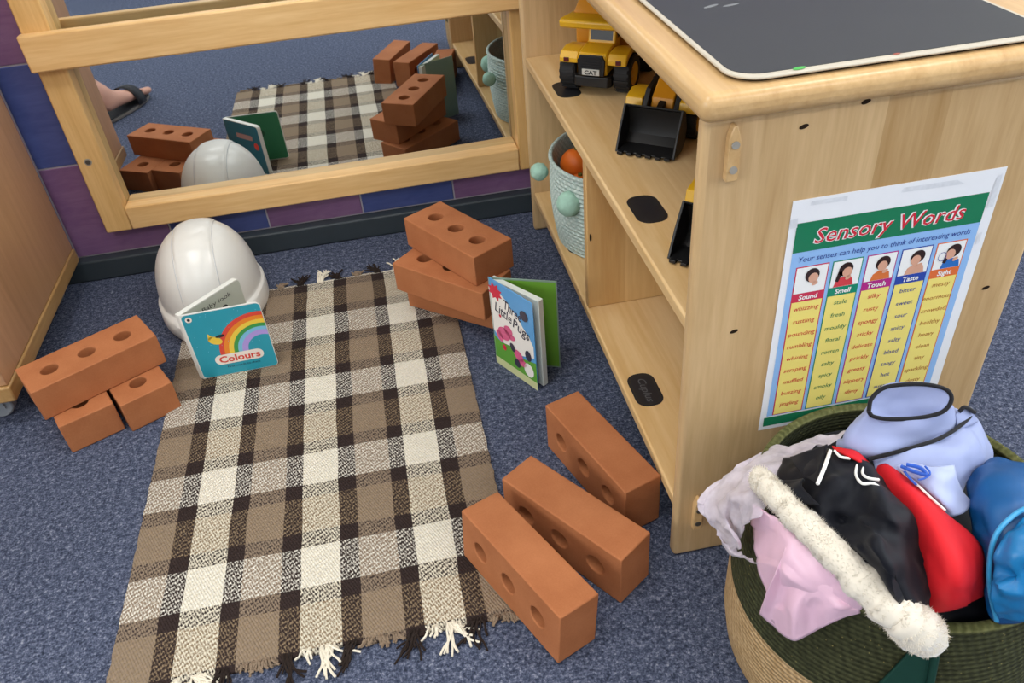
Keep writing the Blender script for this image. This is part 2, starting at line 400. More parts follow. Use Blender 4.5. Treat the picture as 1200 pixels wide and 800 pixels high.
          [(0.0925, -0.0608, 0.244), (0.0486, -0.079, 0.25), (0.001, -0.1087, 0.255), (-0.0095, -0.1327, 0.243), (0.004, -0.1666, 0.2267)],
          [(0.08, -0.0608, 0.242), (0.035, -0.0805, 0.246), (-0.0194, -0.1115, 0.243), (-0.012, -0.1286, 0.215), (0.0061, -0.1399, 0.19)],
          [(0.0799, -0.0614, 0.24), (0.0352, -0.0849, 0.244), (-0.0142, -0.116, 0.236), (0.0019, -0.1366, 0.19), (0.0083, -0.1937, 0.2317)]]}
# ------------------------------------------------------------------ materials of the room
def carpet_mat():
    t = NT('blue_carpet', 0.95, 0.15); o = t.obj()
    a = t.noise(o, 300, 3, 0.75); b = t.noise(o, 120, 3, 0.75); c = t.noise(o, 5, 2)
    f = t.math('ADD', t.math('MULTIPLY', a, 0.55), t.math('MULTIPLY', b, 0.45))
    col = t.ramp(f, [(0.34, lin('141926')), (0.46, lin('3b4358')), (0.56, lin('666d84')), (0.68, lin('adb1be'))])
    col2 = t.mix(t.math('MULTIPLY', c, 0.25), col, lin('444b60'))
    t.color(col2); t.bump(f, 0.8, 0.004)
    return t.m
M_CARPET = carpet_mat()
M_GROUT = plain('grout', 'b9b4bd', 0.8, 0.2, 0.05)
def tile_mat(name, a, b):
    t = NT(name, 0.32, 0.5); o = t.obj()
    f = t.noise(t.vmul(o, (14, 14, 60)), 1.0, 4, 0.6, 0.8); g = t.noise(o, 9, 3)
    t.color(t.ramp(t.math('ADD', t.math('MULTIPLY', f, 0.6), t.math('MULTIPLY', g, 0.4)), [(0.3, lin(a)), (0.7, lin(b))]))
    t.bump(f, 0.08, 0.001)
    return t.m
M_PURPLE = tile_mat('purple_tile', '775380', '987399')
M_BLUE = tile_mat('blue_tile', '414f88', '5a68a8')
M_SKIRT = plain('dark_grey_vinyl', '343c42', 0.5, 0.4, 0.06)
M_WALL = plain('painted_wall', 'e2dfd6', 0.8, 0.2, 0.02)
M_CEIL = plain('ceiling_paint', 'eeeeea', 0.9, 0.1, 0.02)
M_BEECH = wood('beech_frame_wood', 'f4cf95', 'd6a566', 'x', None, rough=0.38)
M_BEECH_V = wood('beech_frame_wood_upright', 'ecc588', 'ca9a58', 'z', None, rough=0.38, seed=2.0)
M_MAPLE_Z = wood('maple_panel', 'd2b285', 'ac8857', 'z', 'x', 0.062, 0.42, 0.40, 1.2)
M_MAPLE_Y = wood('maple_shelf', 'ecd0a2', 'd0a971', 'y', 'x', 0.0905, 0.36, 0.30, 4.0, 2.0, 30)
M_MAPLE_ZX = wood('maple_divider', 'ddb981', 'c4985f', 'z', 'x', 0.07, 0.4, 0.35, 5.0)
M_MAPLE_TOP = wood('maple_slab', 'dab886', 'ba925f', 'y', None, 0.09, 0.28, 0.3, 6.0)
M_BROWN = wood('brown_cabinet_wood', 'c29570', 'a17853', 'z', 'y', 0.16, 0.33, 0.22, 3.0, 1.5, 25)
M_BROWN_EDGE = wood('cabinet_edge_wood', 'bd9763', '987240', 'y', None, 0.1, 0.35, 0.2, 3.5)
def mirror_mat():
    t = NT('mirror_glass', 0.02, 0.5); t.b.inputs['Metallic'].default_value = 1.0
    t.color(lin('dfe4e6')); return t.m
M_MIRROR = mirror_mat()
M_SCREW = plain('dark_screw_steel', '4b4640', 0.35, 0.6, 0.1)
M_STEEL = plain('zinc_screw', '9a958c', 0.3, 0.6, 0.1); 
M_HOLE = plain('dark_hole', '2a2018', 0.9, 0.1, 0.1)

# ------------------------------------------------------------------ room shell
X0, X1, Y0, Z1 = ROOM['x0'], ROOM['x1'], ROOM['y0'], ROOM['z1']
WY = 1.000
def struct(o, label=None): o['kind'] = 'structure'; return tag(o, label)
struct(box('floor', (X0, Y0, -0.05), (X1, WY + 0.1, 0), M_CARPET), 'blue grey flecked loop pile carpet')
struct(box('ceiling', (X0, Y0, Z1), (X1, WY + 0.1, Z1 + 0.1), M_CEIL), 'white ceiling')
wb = empty('wall_back', (0, 0, 0), 0, 'back wall tiled in purple and blue below white paint', kind='structure')
TZ = 0.0459
box('wall_core', (X0, WY, 0), (X1, WY + 0.1, Z1), M_WALL, wb)
NROW = 5; TS = 0.2022; XT = -0.7622
ztop = TZ + TS * NROW
box('grout_bed', (X0, WY - 0.0028, 0.02), (X1, WY, ztop), M_GROUT, wb)
tiles = {}
for key, m in (('p', M_PURPLE), ('b', M_BLUE)):
    g = 0.0016
    tiles[key] = MB().box(g, TS - g, -0.0045, 0, g, TS - g).mesh('tile', m, None)
for i in range(-6, 9):
    for j in range(NROW):
        o = bpy.data.objects.new('tile', tiles['b' if (i + j) % 2 == 0 else 'p']); COL.objects.link(o)
        o.parent = wb; o.location = (XT + i * TS, WY - 0.0001, TZ + j * TS)
        m = o.modifiers.new('bevel', 'BEVEL'); m.width = 0.0012; m.segments = 1
def wall_with_opening(name, axis, pos, a0, a1, w0, w1, z0, z1, out):
    mb = MB()
    for (p0, p1, q0, q1) in ((a0, w0, 0, Z1), (w1, a1, 0, Z1), (w0, w1, 0, z0), (w0, w1, z1, Z1)):
        lo, hi = sorted((pos, pos + out))
        if axis == 'x': mb.box(lo, hi, p0, p1, q0, q1)
        else: mb.box(p0, p1, lo, hi, q0, q1)
    return struct(mb.build(name, M_WALL), 'plain painted wall with a window opening')
wall_with_opening('wall_right', 'x', X1, Y0, WY + 0.1, -2.5, 0.5, 0.85, 2.15, 0.1)
wall_with_opening('wall_left', 'x', X0, Y0, WY + 0.1, -2.9, -0.3, 0.85, 2.15, -0.1)
wall_with_opening('wall_front', 'y', Y0, X0, X1, -1.7, 1.7, 0.9, 2.2, -0.1)
sk = MB().box(X0, X1, -0.018 + 0.985, WY - 0.0046, 0, 0.0475).build('baseboard_back', M_SKIRT, None, 30, 0.004, 2)
struct(sk, 'dark grey vinyl skirting along the tiled wall')
M_UPVC = plain('white_window_frame', 'f2f2ef', 0.4, 0.4, 0.02)
M_PANE = NT('window_glass', 0.0, 0.5); M_PANE.b.inputs['Transmission Weight'].default_value = 1.0; M_PANE.b.inputs['IOR'].default_value = 1.45; M_PANE = M_PANE.m
def window(name, axis, pos, w0, w1, z0, z1):
    r = empty(name, (0, 0, 0), 0, 'white framed window', kind='structure')
    fr = MB(); t = 0.05; d0, d1 = sorted((pos, pos + 0.05))
    def bb(a0, a1, q0, q1):
        if axis == 'x': fr.box(d0, d1, a0, a1, q0, q1)
        else: fr.box(a0, a1, d0, d1, q0, q1)
    bb(w0, w1, z0, z0 + t); bb(w0, w1, z1 - t, z1); bb(w0, w0 + t, z0 + t, z1 - t); bb(w1 - t, w1, z0 + t, z1 - t)
    c = (w0 + w1) / 2; bb(c - t / 2, c + t / 2, z0 + t, z1 - t)
    fr.build('window_frame', M_UPVC, r)
    for a0, a1 in ((w0 + t, c - t / 2), (c + t / 2, w1 - t)):
        p = (d0 + d1) / 2; g = MB()
        if axis == 'x': g.box(p - 0.002, p + 0.002, a0, a1, z0 + t, z1 - t)
        else: g.box(a0, a1, p - 0.002, p + 0.002, z0 + t, z1 - t)
        g.build('pane', M_PANE, r)
window('window_1', 'x', X0 - 0.09, -2.9, -0.3, 0.85, 2.15)
window('window_2', 'y', Y0 - 0.09, -1.7, 1.7, 0.9, 2.2)
window('window_3', 'x', X1 + 0.04, -2.5, 0.5, 0.85, 2.15)
M_DIFF = NT('lamp_diffuser', 0.6, 0.2)
M_DIFF.b.inputs['Emission Color'].default_value = (1, 0.96, 0.9, 1); M_DIFF.b.inputs['Emission Strength'].default_value = 2.0
M_DIFF = M_DIFF.m
places = ['front left over the play corner', 'rear left behind the camera', 'front right over the shelf unit', 'rear right behind the camera']
for (px, py), wh in zip(CEIL_PANELS, places):
    r = empty('ceiling_light', (px, py, Z1), 0, 'rectangular ceiling light panel, ' + wh, 'ceiling light', 'ceiling light panels')
    fb = MB()
    for q in ((-0.6, 0.6, -0.3, -0.26), (-0.6, 0.6, 0.26, 0.3), (-0.6, -0.56, -0.26, 0.26), (0.56, 0.6, -0.26, 0.26)): fb.box(*q, -0.04, 0)
    fb.build('frame', M_UPVC, r)
    MB().box(-0.559, 0.559, -0.259, 0.259, -0.012, -0.002).build('diffuser', M_DIFF, r)

# ------------------------------------------------------------------ mirror frame on the back wall
mf = empty('mirror_frame', (0, 0, 0), 0, 'beech framed wall mirror with two panes split by a thick rail, above the skirting', 'mirror')
FB = 0.9945
box('post', (-0.8735, 0.957, 0.1105), (-0.8225, FB, 1.20), M_BEECH_V, mf, 0.003)
box('post', (-0.0095, 0.957, 0.1105), (0.0415, FB, 1.20), M_BEECH_V, mf, 0.003)
box('bottom_rail', (-0.8222, 0.957, 0.1105), (-0.0098, FB, 0.1600), M_BEECH, mf, 0.003)
box('top_rail', (-0.8222, 0.957, 1.15), (-0.0098, FB, 1.20), M_BEECH, mf, 0.003)
box('middle_rail', (-0.8765, 0.9365, 0.4475), (0.0430, 0.9568, 0.5125), M_BEECH, mf, 0.0035)
def pane(z0, z1):
    # thin acrylic sheet, very slightly warped in its frame
    mb = MB(); nx, nz = 36, 24
    def Y(x, z):
        zc = min(z, 0.48); a, b = x + 0.4, zc - 0.3
        return 0.9857 + 0.0065 * a - 0.0036 * b + 0.0211 * a * a + 0.0465 * b * b + 0.0032 * a * b + 0.002 * (z - zc)
    a0, a1 = -0.8226, -0.0094
    for back in (0, 1):
        for j in range(nz + 1):
            for i in range(nx + 1):
                x = a0 + (a1 - a0) * i / nx; z = z0 + (z1 - z0) * j / nz; mb.v.append((x, Y(x, z) + 0.002 * back, z))
    K = (nx + 1) * (nz + 1); q_ = lambda i, j: j * (nx + 1) + i
    for j in range(nz):
        for i in range(nx):
            mb.f.append((q_(i, j), q_(i + 1, j), q_(i + 1, j + 1), q_(i, j + 1))); mb.f.append((K + q_(i, j), K + q_(i, j + 1), K + q_(i + 1, j + 1), K + q_(i + 1, j)))
    for i in range(nx):
        mb.f.append((q_(i, 0), K + q_(i, 0), K + q_(i + 1, 0), q_(i + 1, 0))); mb.f.append((q_(i + 1, nz), K + q_(i + 1, nz), K + q_(i, nz), q_(i, nz)))
    for j in range(nz):
        mb.f.append((q_(0, j + 1), K + q_(0, j + 1), K + q_(0, j), q_(0, j))); mb.f.append((q_(nx, j), K + q_(nx, j), K + q_(nx, j + 1), q_(nx, j + 1)))
    return mb.build('mirror_pane', M_MIRROR, mf, 30)
pane(0.1598, 0.4800); pane(0.4802, 1.1502)
ry = Matrix.Rotation(PI / 2, 4, 'X')
MB().cyl(0.0070, 0, 0.0012, 20, Matrix.Translation((-0.852, 0.9571, 0.266)) @ ry).build('bolt', M_STEEL, mf)
MB().cyl(0.0052, 0, 0.0006, 6, Matrix.Translation((-0.852, 0.95585, 0.266)) @ ry).build('bolt_socket', M_SCREW, mf)

# ------------------------------------------------------------------ brown cabinet at the left edge
cb = empty('cabinet', (-1.30, 0.75, 0), 0, 'brown wooden cabinet on castors, at the left edge by the tiled wall', 'cabinet')
cx1 = 0.347
MB().box(-0.30, cx1 + 0.001, -0.233, 0.214, 0.0872, 0.84).build('carcass', M_BROWN, cb, 30, 0.002)
MB().box(-0.31, cx1 + 0.004, -0.239, 0.214, 0.0570, 0.0868).build('base_board', M_BROWN_EDGE, cb, 30, 0.003)
MB().box(-0.31, cx1 + 0.008, -0.239, 0.214, 0.8405, 0.865).build('top_board', M_BROWN, cb, 30, 0.003)
M_CASTOR = plain('grey_castor', '8b9096', 0.4, 0.5, 0.05)
for sx in (-0.26, 0.295):
    for sy in (-0.19, 0.15):
        c = MB().cyl(0.024, -0.011, 0.011, 24, Matrix.Translation((sx, sy, 0.0245)) @ ry).build('castor', M_CASTOR, cb, 40, 0.003)
        for q_ in (-0.014, 0.0115): MB().box(sx - 0.012, sx + 0.012, sy + q_, sy + q_ + 0.0025, 0.020, 0.0568).build('castor_fork', M_CASTOR, c)

# ------------------------------------------------------------------ open shelf unit
su = empty('shelf_unit', (0, 0, 0), 0, 'pale maple open shelf unit standing against the mirror wall', 'shelf unit')
D = 0.374; TH = 0.018; L = 0.9025; ZP = 0.6044; ZM = 0.3747; ZB = 0.0914
near = box('end_panel', (0, 0, 0), (D, TH, ZP), M_MAPLE_Z, su, 0.006, 3)
far = box('end_panel', (0, L - TH, 0), (D, L, ZP), M_MAPLE_Z, su, 0.006, 3)
box('middle_shelf', (0.004, TH + 0.0002, ZM - TH), (D - 0.02, L - TH - 0.0002, ZM), M_MAPLE_Y, su, 0.003)
box('bottom_shelf', (0.004, TH + 0.0002, ZB - TH), (D - 0.02, L - TH - 0.0002, ZB), M_MAPLE_Y, su, 0.003)
box('divider', (0.006, 0.4502, ZB + 0.0002), (D - 0.021, 0.4682, ZM - TH - 0.0002), M_MAPLE_ZX, su, 0.002)
box('back_panel', (D - 0.0195, TH + 0.0002, 0.06), (D - 0.008, L - TH - 0.0002, ZP - 0.0002), M_MAPLE_ZX, su)
box('top_slab', (-0.009, -0.016, ZP + 0.0003), (D + 0.012, L + 0.012, 0.6315), M_MAPLE_TOP, su, 0.011, 5)
for (z0, z1) in ((0.545, 0.599), (0.0575, 0.1135)):
    h = z1 - z0
    pts = [(-0.0055, 0), (0.0055, 0), (0.0065, 0.003), (0.0065, h - 0.016), (0.0015, h), (-0.002, h), (-0.0055, h - 0.012)]
    Mx = Matrix.Translation((0.026, -0.0002, z0)) @ ry
    b = MB().prism(pts, 0, 0.009, Mx).build('bracket', M_MAPLE_TOP, su, 30, 0.0012)
    for zz in (0.012, 0.036):
        MB().cyl(0.0038, 0, 0.0012, 14, Matrix.Translation((0.0265, -0.0091, z0 + zz)) @ ry).build('screw', M_STEEL if z0 > 0.3 else M_SCREW, b)
for (sx, sz) in ((0.0942, 0.5844), (0.1508, 0.5991), (0.0497, 0.3632), (0.3386, 0.3614), (0.0481, 0.0712)):
    MB().prism(ellipse(0, 0, 0.0046, 0.0021, 12, 0.25), 0, 0.0006, Matrix.Translation((sx, 0.0001, sz)) @ ry).build('screw_hole', M_HOLE, su)
MB().cyl(0.0035, 0, 0.0006, 12, Matrix.Translation((0.0058, 0.012, 0.0215)) @ Matrix.Rotation(-PI / 2, 4, 'Y')).build('screw_hole', M_HOLE, su)
MB().prism(ellipse(0, 0, 0.0016, 0.007, 12), 0, 0.0006, Matrix.Translation((0.012, 0.4500, 0.228)) @ ry).build('screw_hole', M_HOLE, su)
M_TAG = plain('chalkboard_sticker', '1d1d22', 0.45, 0.4, 0.1)
M_TAGLINE = plain('sticker_outline', '3d3a30', 0.6, 0.2, 0.1)
M_CHALK = plain('chalk_grey', '5b5a5c', 0.8, 0.1, 0.1)
def sticker(cx, cy, z, rot, text):
    M = Matrix.Translation((cx, cy, z)) @ Matrix.Rotation(rot, 4, 'Z')
    s = MB().prism(round_rect(-0.0365, 0.0365, -0.0205, 0.0205, 0.017), 0.0001, 0.0007, M).build('label_sticker', M_TAG, su)
    outer = round_rect(-0.0335, 0.0335, -0.0175, 0.0175, 0.0145); inner = round_rect(-0.0325, 0.0325, -0.0165, 0.0165, 0.0137)
    v = [tuple(M @ Vector((p[0], p[1], 0.0008))) for p in outer + inner]; n = len(outer)
    MB().add(v, [(i, (i + 1) % n, n + (i + 1) % n, n + i) for i in range(n)]).build('outline', M_TAGLINE, s, None)
    if text:
        c = M @ Vector((-0.026, -0.005, 0.0009)); F = Flat(c, M.to_3x3() @ Vector((1, 0, 0)), M.to_3x3() @ Vector((0, 1, 0)), s)
        F.text('chalk_writing', [(text, 0, 0, 0.017, dict(shear=0.2, width=0.052))], M_CHALK, 0)
sticker(0.0335, 0.2285, ZB, -PI / 2, 'Cuplus')
sticker(0.0385, 0.2590, ZM, -PI / 2, '')
sticker(0.0385, 0.6990, ZM, -PI / 2, '')
sticker(0.0385, 0.6600, ZB, -PI / 2, '')

# grey display board lying on the shelf unit
bd = empty('display_board', (0.1765, 0.40, 0.6318), 0, 'charcoal grey board with pale rounded edge lying on top of the shelf unit', 'board')
M_BOARD = plain('charcoal_board', '37393d', 0.5, 0.35, 0.05, 12)
M_PALE = plain('pale_board_edge', 'c2baab', 0.45, 0.4, 0.08, 60)
hw = 0.1535; hy = 0.403
MB().prism(round_rect(-hw + 0.004, hw - 0.004, -hy + 0.004, hy - 0.004, 0.028, 8), 0.0, 0.0022).build('gap_shade', M_HOLE, bd)  # dark sheet painted in as the shade of the gap beneath the board
MB().prism(round_rect(-hw, hw, -hy, hy, 0.030, 8), 0.0023, 0.0052).build('pale_edge', M_PALE, bd, 30, 0.0012)
MB().prism(round_rect(-hw + 0.0045, hw - 0.005, -hy + 0.0075, hy - 0.006, 0.026, 8), 0.0053, 0.0056).build('grey_face', M_BOARD, bd)
M_GREENP = plain('green_paint', '4fae55', 0.6, 0.3, 0.1); M_REDP = plain('red_paint', 'a85a4c', 0.6, 0.3, 0.1); M_CHK = plain('chalk_smudge', '7b7d81', 0.8, 0.1, 0.2, 150)
MB().prism(ellipse(-0.093, -hy + 0.006, 0.0065, 0.0028, 12, 0.2), 0.0057, 0.0059).build('green_paint_mark', M_GREENP, bd)
MB().prism(ellipse(-0.003, -hy + 0.0065, 0.0035, 0.0016, 10, 0.1), 0.0057, 0.0059).build('red_paint_mark', M_REDP, bd)
for (ex, ey, a) in ((-0.095, -0.20, 0.4), (-0.075, -0.205, 0.2), (0.02, -0.21, 0.3)):
    MB().prism(ellipse(ex, ey, 0.010, 0.003, 12, a), 0.0057, 0.0058).build('chalk_smudge', M_CHK, bd)

# ------------------------------------------------------------------ poster on the end panel
PX, PZ = 0.0945, 0.2075
M_WHITE = plain('laminated_white', 'eef0f6', 0.22, 0.5, 0.02)
po = empty('poster', (PX, -0.0001, PZ), 0, 'laminated poster of sensory words with green header, taped to the end of the shelf unit', 'poster')
MB().box(0, 0.222, -0.0009, -0.0003, 0, 0.302).build('sheet', M_WHITE, po)
F = Flat((0, -0.0009, 0), (1, 0, 0), (0, 0, 1), po)
def ink(n, h, r=0.25): return plain('ink_' + n, h, r, 0.45, 0.03)
I_GREEN = ink('green', '1f7a54'); I_SKY = ink('sky', '93bdf0'); I_RED = ink('red', 'cf2f3f'); I_YEL = ink('yellow', 'f2e07c'); I_NAVY = ink('navy', '2b3f93')
I_WHITE = ink('white', 'f2f2f2'); I_MAG = ink('magenta', 'b32c86'); I_BLUE = ink('blue', '2f49a8'); I_TEAL = ink('teal', '1d8a6c'); I_CRIM = ink('crimson', 'cc3350'); I_ORG = ink('orange', 'e0703a')
I_HAIR = ink('hair', '33211c'); I_SKIN = ink('skin', 'd9a58c'); I_SHIRT_R = ink('shirt_red', 'd2434a'); I_SHIRT_O = ink('shirt_orange', 'd9763c'); I_SHIRT_B = ink('shirt_blue', '2f6fc0'); I_TAN = ink('tan_word', 'b5743a')
F.rect('blue_background', 0.0075, 0.2105, 0.0205, 0.243, I_SKY, 1)
F.rect('header_band', 0.0075, 0.2105, 0.2425, 0.2765, I_GREEN, 2)
F.rect('footer_band', 0.0045, 0.2085, 0.0055, 0.0190, I_GREEN, 2)
F.text('title_outline', [('Sensory Words', 0.0272, 0.2505, 0.0245, dict(shear=0.2, offset=0.0009, width=0.162))], I_WHITE, 3)
F.text('title', [('Sensory Words', 0.0275, 0.2505, 0.0245, dict(shear=0.2, offset=0.0001, width=0.161))], I_RED, 4)
F.text('subtitle', [('Your senses can help you to think of interesting words', 0.0145, 0.2305, 0.0092, dict(shear=0.15, width=0.187))], I_NAVY, 3)
colx = [(0.0142, 0.0503), (0.0541, 0.0876), (0.0917, 0.1257), (0.1296, 0.1645), (0.1686, 0.2022)]
heads = ['Sound', 'Smell', 'Touch', 'Taste', 'Sight']
hcol = [I_CRIM, I_TEAL, I_MAG, I_BLUE, I_ORG]; wcol = [I_RED, I_GREEN, I_RED, I_NAVY, I_TAN]
words = [['whizzing', 'rustling', 'pounding', 'rumbling', 'whining', 'scraping', 'muffled', 'buzzing', 'jingling'],
         ['stale', 'fresh', 'mouldy', 'floral', 'rotten', 'salty', 'spicy', 'smoky', 'oily'],
         ['silky', 'rusty', 'spongy', 'sticky', 'delicate', 'prickly', 'greasy', 'slippery', 'slimy'],
         ['bitter', 'sweet', 'sour', 'spicy', 'salty', 'bland', 'tangy', 'hot', 'sugary'],
         ['messy', 'enormous', 'crowded', 'healthy', 'heavy', 'clean', 'tiny', 'sparkling', 'dusty']]
shirts = [I_WHITE, I_SHIRT_R, I_SHIRT_O, I_SKIN, I_SHIRT_B]
for k, (a, b) in enumerate(colx):
    zt = 0.2245; c = (a + b) / 2; w = b - a
    F.rect('column_border', a, b, 0.0215, zt, hcol[k], 2)
    F.rect('photo_ground', a + 0.0012, b - 0.0012, 0.1915, zt - 0.0012, I_WHITE, 3)
    F.rect('word_panel', a + 0.0012, b - 0.0012, 0.0225, 0.1805, I_YEL, 3)
    hx = c + (0.001, -0.001, 0.002, 0.002, 0.004)[k]; hz = 0.2105
    F.poly('photo_clothes', [[(hx - 0.011, 0.1918), (hx + 0.011, 0.1918), (hx + 0.009, 0.2005), (hx + 0.003, 0.2035), (hx - 0.004, 0.203), (hx - 0.009, 0.1995)]], shirts[k], 4)
    F.poly('photo_hair', [ellipse(hx, hz + 0.002, 0.0078, 0.0085, 18, -0.2 * k)] + ([[(hx - 0.008, hz), (hx - 0.002, hz), (hx - 0.0065, hz - 0.0125), (hx - 0.010, hz - 0.011)]] if k in (1, 4) else []), I_HAIR, 5)
    F.poly('photo_face', [ellipse(hx + (0.0015, 0.002, 0.0, -0.0015, -0.003)[k], hz - 0.0015, 0.0054, 0.0062, 16), ellipse(hx + 0.004, hz - 0.0085, 0.0035, 0.0022, 10, 0.5)], I_SKIN, 6)
    if k == 4:
        ring = [ellipse(c - 0.008, 0.2075, 0.0048, 0.0056, 18), ellipse(c - 0.008, 0.2075, 0.0042, 0.0050, 18)]
        F.poly('photo_magnifier', [[ring[0][i], ring[0][(i + 1) % 18], ring[1][(i + 1) % 18], ring[1][i]] for i in range(18)], I_NAVY, 7)
    F.text('column_heading', [(heads[k], c, 0.1832, 0.0082, dict(align='CENTER', shear=0.1, offset=0.0002))], I_WHITE, 4)
    F.text('word_list', [(wd_, c, 0.1690 - 0.01685 * i, 0.0082, dict(align='CENTER', shear=0.12)) for i, wd_ in enumerate(words[k])], wcol[k], 5)
M_TAPE = plain('smudged_tape', 'dadde4', 0.3, 0.4, 0.15, 200)
F.poly('tape_scrap', [[(0.018, 0.2945), (0.056, 0.2935), (0.056, 0.2985), (0.019, 0.2992)]], M_TAPE, 1)
F.poly('tape_scrap', [[(0.112, 0.2925), (0.180, 0.2905), (0.170, 0.2965), (0.114, 0.2975)]], M_TAPE, 1)
F.poly('tape_scrap', [[(0.001, 0.272), (0.008, 0.2725), (0.0075, 0.283), (0.0005, 0.282)]], M_TAPE, 3)
F.poly('tape_scrap', [[(0.2125, 0.2155), (0.2165, 0.216), (0.2165, 0.230), (0.2125, 0.229)]], M_TAPE, 3)
F.poly('tape_scrap', [[(0.2125, 0.258), (0.2195, 0.259), (0.2185, 0.296), (0.2135, 0.292)]], M_TAPE, 3)
# ------------------------------------------------------------------ striped rug
RX0, RX1, RY0, RY1 = -0.7215, -0.2060, -0.040, 0.815
def rug_mat():
    t = NT('woven_check', 0.95, 0.1); x, y, z = t.sep(t.obj())
    wob = t.math('MULTIPLY', t.math('SUBTRACT', t.noise(t.comb(x, y, 0.0), 9, 2), 0.5), 0.006)
    xx = t.math('ADD', x, wob); yy = t.math('ADD', y, wob)
    TAUPE, DARK, CREAM, TAN = lin('8b7a69'), lin('332927'), lin('d8d0bd'), lin('8a7760')
    TAUPE2, DARK2, CREAM2 = lin('80705f'), lin('362c2b'), lin('dfdacf')
    # warp bands across the width
    stops = []; w = RX1 - RX0
    def px(v): return (v - RX0) / w
    seq = [TAUPE, CREAM, TAUPE, CREAM, TAUPE, CREAM, TAUPE]; stops.append((0.0, seq[0]))
    for i in range(6):
        c = -0.6574 + 0.0779 * i
        stops.append((px(c - 0.0128), DARK)); stops.append((px(c + 0.0128), seq[i + 1]))
    warp = t.ramp(t.math('DIVIDE', t.math('SUBTRACT', xx, RX0), w), stops, 'CONSTANT')
    # weft bands, period of two cells
    P = 2 * 0.0931; hb = 0.0135 / P
    ph = t.math('FRACT', t.math('ADD', t.math('DIVIDE', t.math('SUBTRACT', yy, 0.0505), P), 4.0))
    weft = t.ramp(ph, [(0.0, DARK2), (hb, CREAM2), (0.5 - hb, DARK2), (0.5 + hb, TAN), (1 - hb, DARK2)], 'CONSTANT')
    # yarn pattern that shows warp or weft
    yx = t.math('MULTIPLY', x, 2 * PI / 0.0058); yy2 = t.math('MULTIPLY', y, 2 * PI / 0.0075)
    n = t.noise(t.vmul(t.obj(), (420, 260, 1)), 1.0, 2, 0.6)
    s = t.math('MULTIPLY', t.math('SINE', yx), t.math('SINE', t.math('ADD', yy2, t.math('MULTIPLY', yx, 0.5))))
    sel = t.math('ADD', t.math('MULTIPLY', s, 0.45), t.math('MULTIPLY', t.math('SUBTRACT', n, 0.5), 3.2))
    bw = t.node('ShaderNodeRGBToBW'); t.put(bw.inputs[0], warp)
    sel = t.math('ADD', t.math('MULTIPLY', sel, 1.3), t.math('ADD', 0.22, t.math('MULTIPLY', bw.outputs[0], 0.40))); 
    cl = t.node('ShaderNodeClamp'); t.put(cl.inputs[0], sel)
    c = t.mix(cl.outputs[0], warp, weft)
    tone = t.noise(t.vmul(t.obj(), (260, 200, 1)), 1.0, 3, 0.7)
    hs = t.node('ShaderNodeHueSaturation'); t.put(hs.inputs['Color'], c)
    t.put(hs.inputs['Value'], t.math('ADD', 0.66, t.math('MULTIPLY', tone, 0.72)))
    t.color(hs.outputs[0])
    t.bump(t.math('ADD', s, t.math('MULTIPLY', n, 1.5)), 0.55, 0.0016)
    return t.m
M_RUG = rug_mat()
rug = empty('rug', (0, 0, 0), 0, 'brown and cream checked woven rug with fringed ends on the blue carpet', 'rug')
mb = MB(); NX, NY = 52, 86
def rugz(x, y):
    e = min(x - RX0, RX1 - x, y - RY0, RY1 - y)
    return 0.0048 + 0.0012 * noise.noise(Vector((x * 9, y * 9, 0))) + (0.0005 if e > 0.004 else -0.001)
def rugp(i, j):
    x = RX0 + (RX1 - RX0) * i / NX; y = RY0 + (RY1 - RY0) * j / NY
    if i in (0, NX): x += 0.0022 * noise.noise(Vector((y * 60, i, 0)))
    fx = (x - RX0) / (RX1 - RX0)
    if j == 0: y += 0.007 * noise.noise(Vector((x * 22, 3, 0))) + 0.008 * (1 - abs(2 * fx - 1)) - 0.003
    if j == NY: y += 0.008 * noise.noise(Vector((x * 20, 9, 0)))
    return (x, y)
for top in (1, 0):
    for j in range(NY + 1):
        for i in range(NX + 1):
            x, y = rugp(i, j); mb.v.append((x, y, rugz(x, y) if top else 0.0005))
K = (NX + 1) * (NY + 1); q = lambda i, j: j * (NX + 1) + i
for j in range(NY):
    for i in range(NX):
        mb.f.append((q(i, j), q(i + 1, j), q(i + 1, j + 1), q(i, j + 1)))
        mb.f.append((K + q(i, j), K + q(i, j + 1), K + q(i + 1, j + 1), K + q(i + 1, j)))
for i in range(NX):
    mb.f.append((q(i, 0), K + q(i, 0), K + q(i + 1, 0), q(i + 1, 0))); mb.f.append((q(i + 1, NY), K + q(i + 1, NY), K + q(i, NY), q(i, NY)))
for j in range(NY):
    mb.f.append((q(0, j + 1), K + q(0, j + 1), K + q(0, j), q(0, j))); mb.f.append((q(NX, j), K + q(NX, j), K + q(NX, j + 1), q(NX, j + 1)))
mb.build('woven_panel', M_RUG, rug, 40)
Y_CREAM = plain('cream_yarn', 'e4dccb', 0.95, 0.1, 0.12, 300); Y_DARK = plain('dark_yarn', '2e2623', 0.95, 0.1, 0.15, 300); Y_TAUPE = plain('taupe_yarn', '8a7866', 0.95, 0.1, 0.15, 300)
rf = random.Random(3)
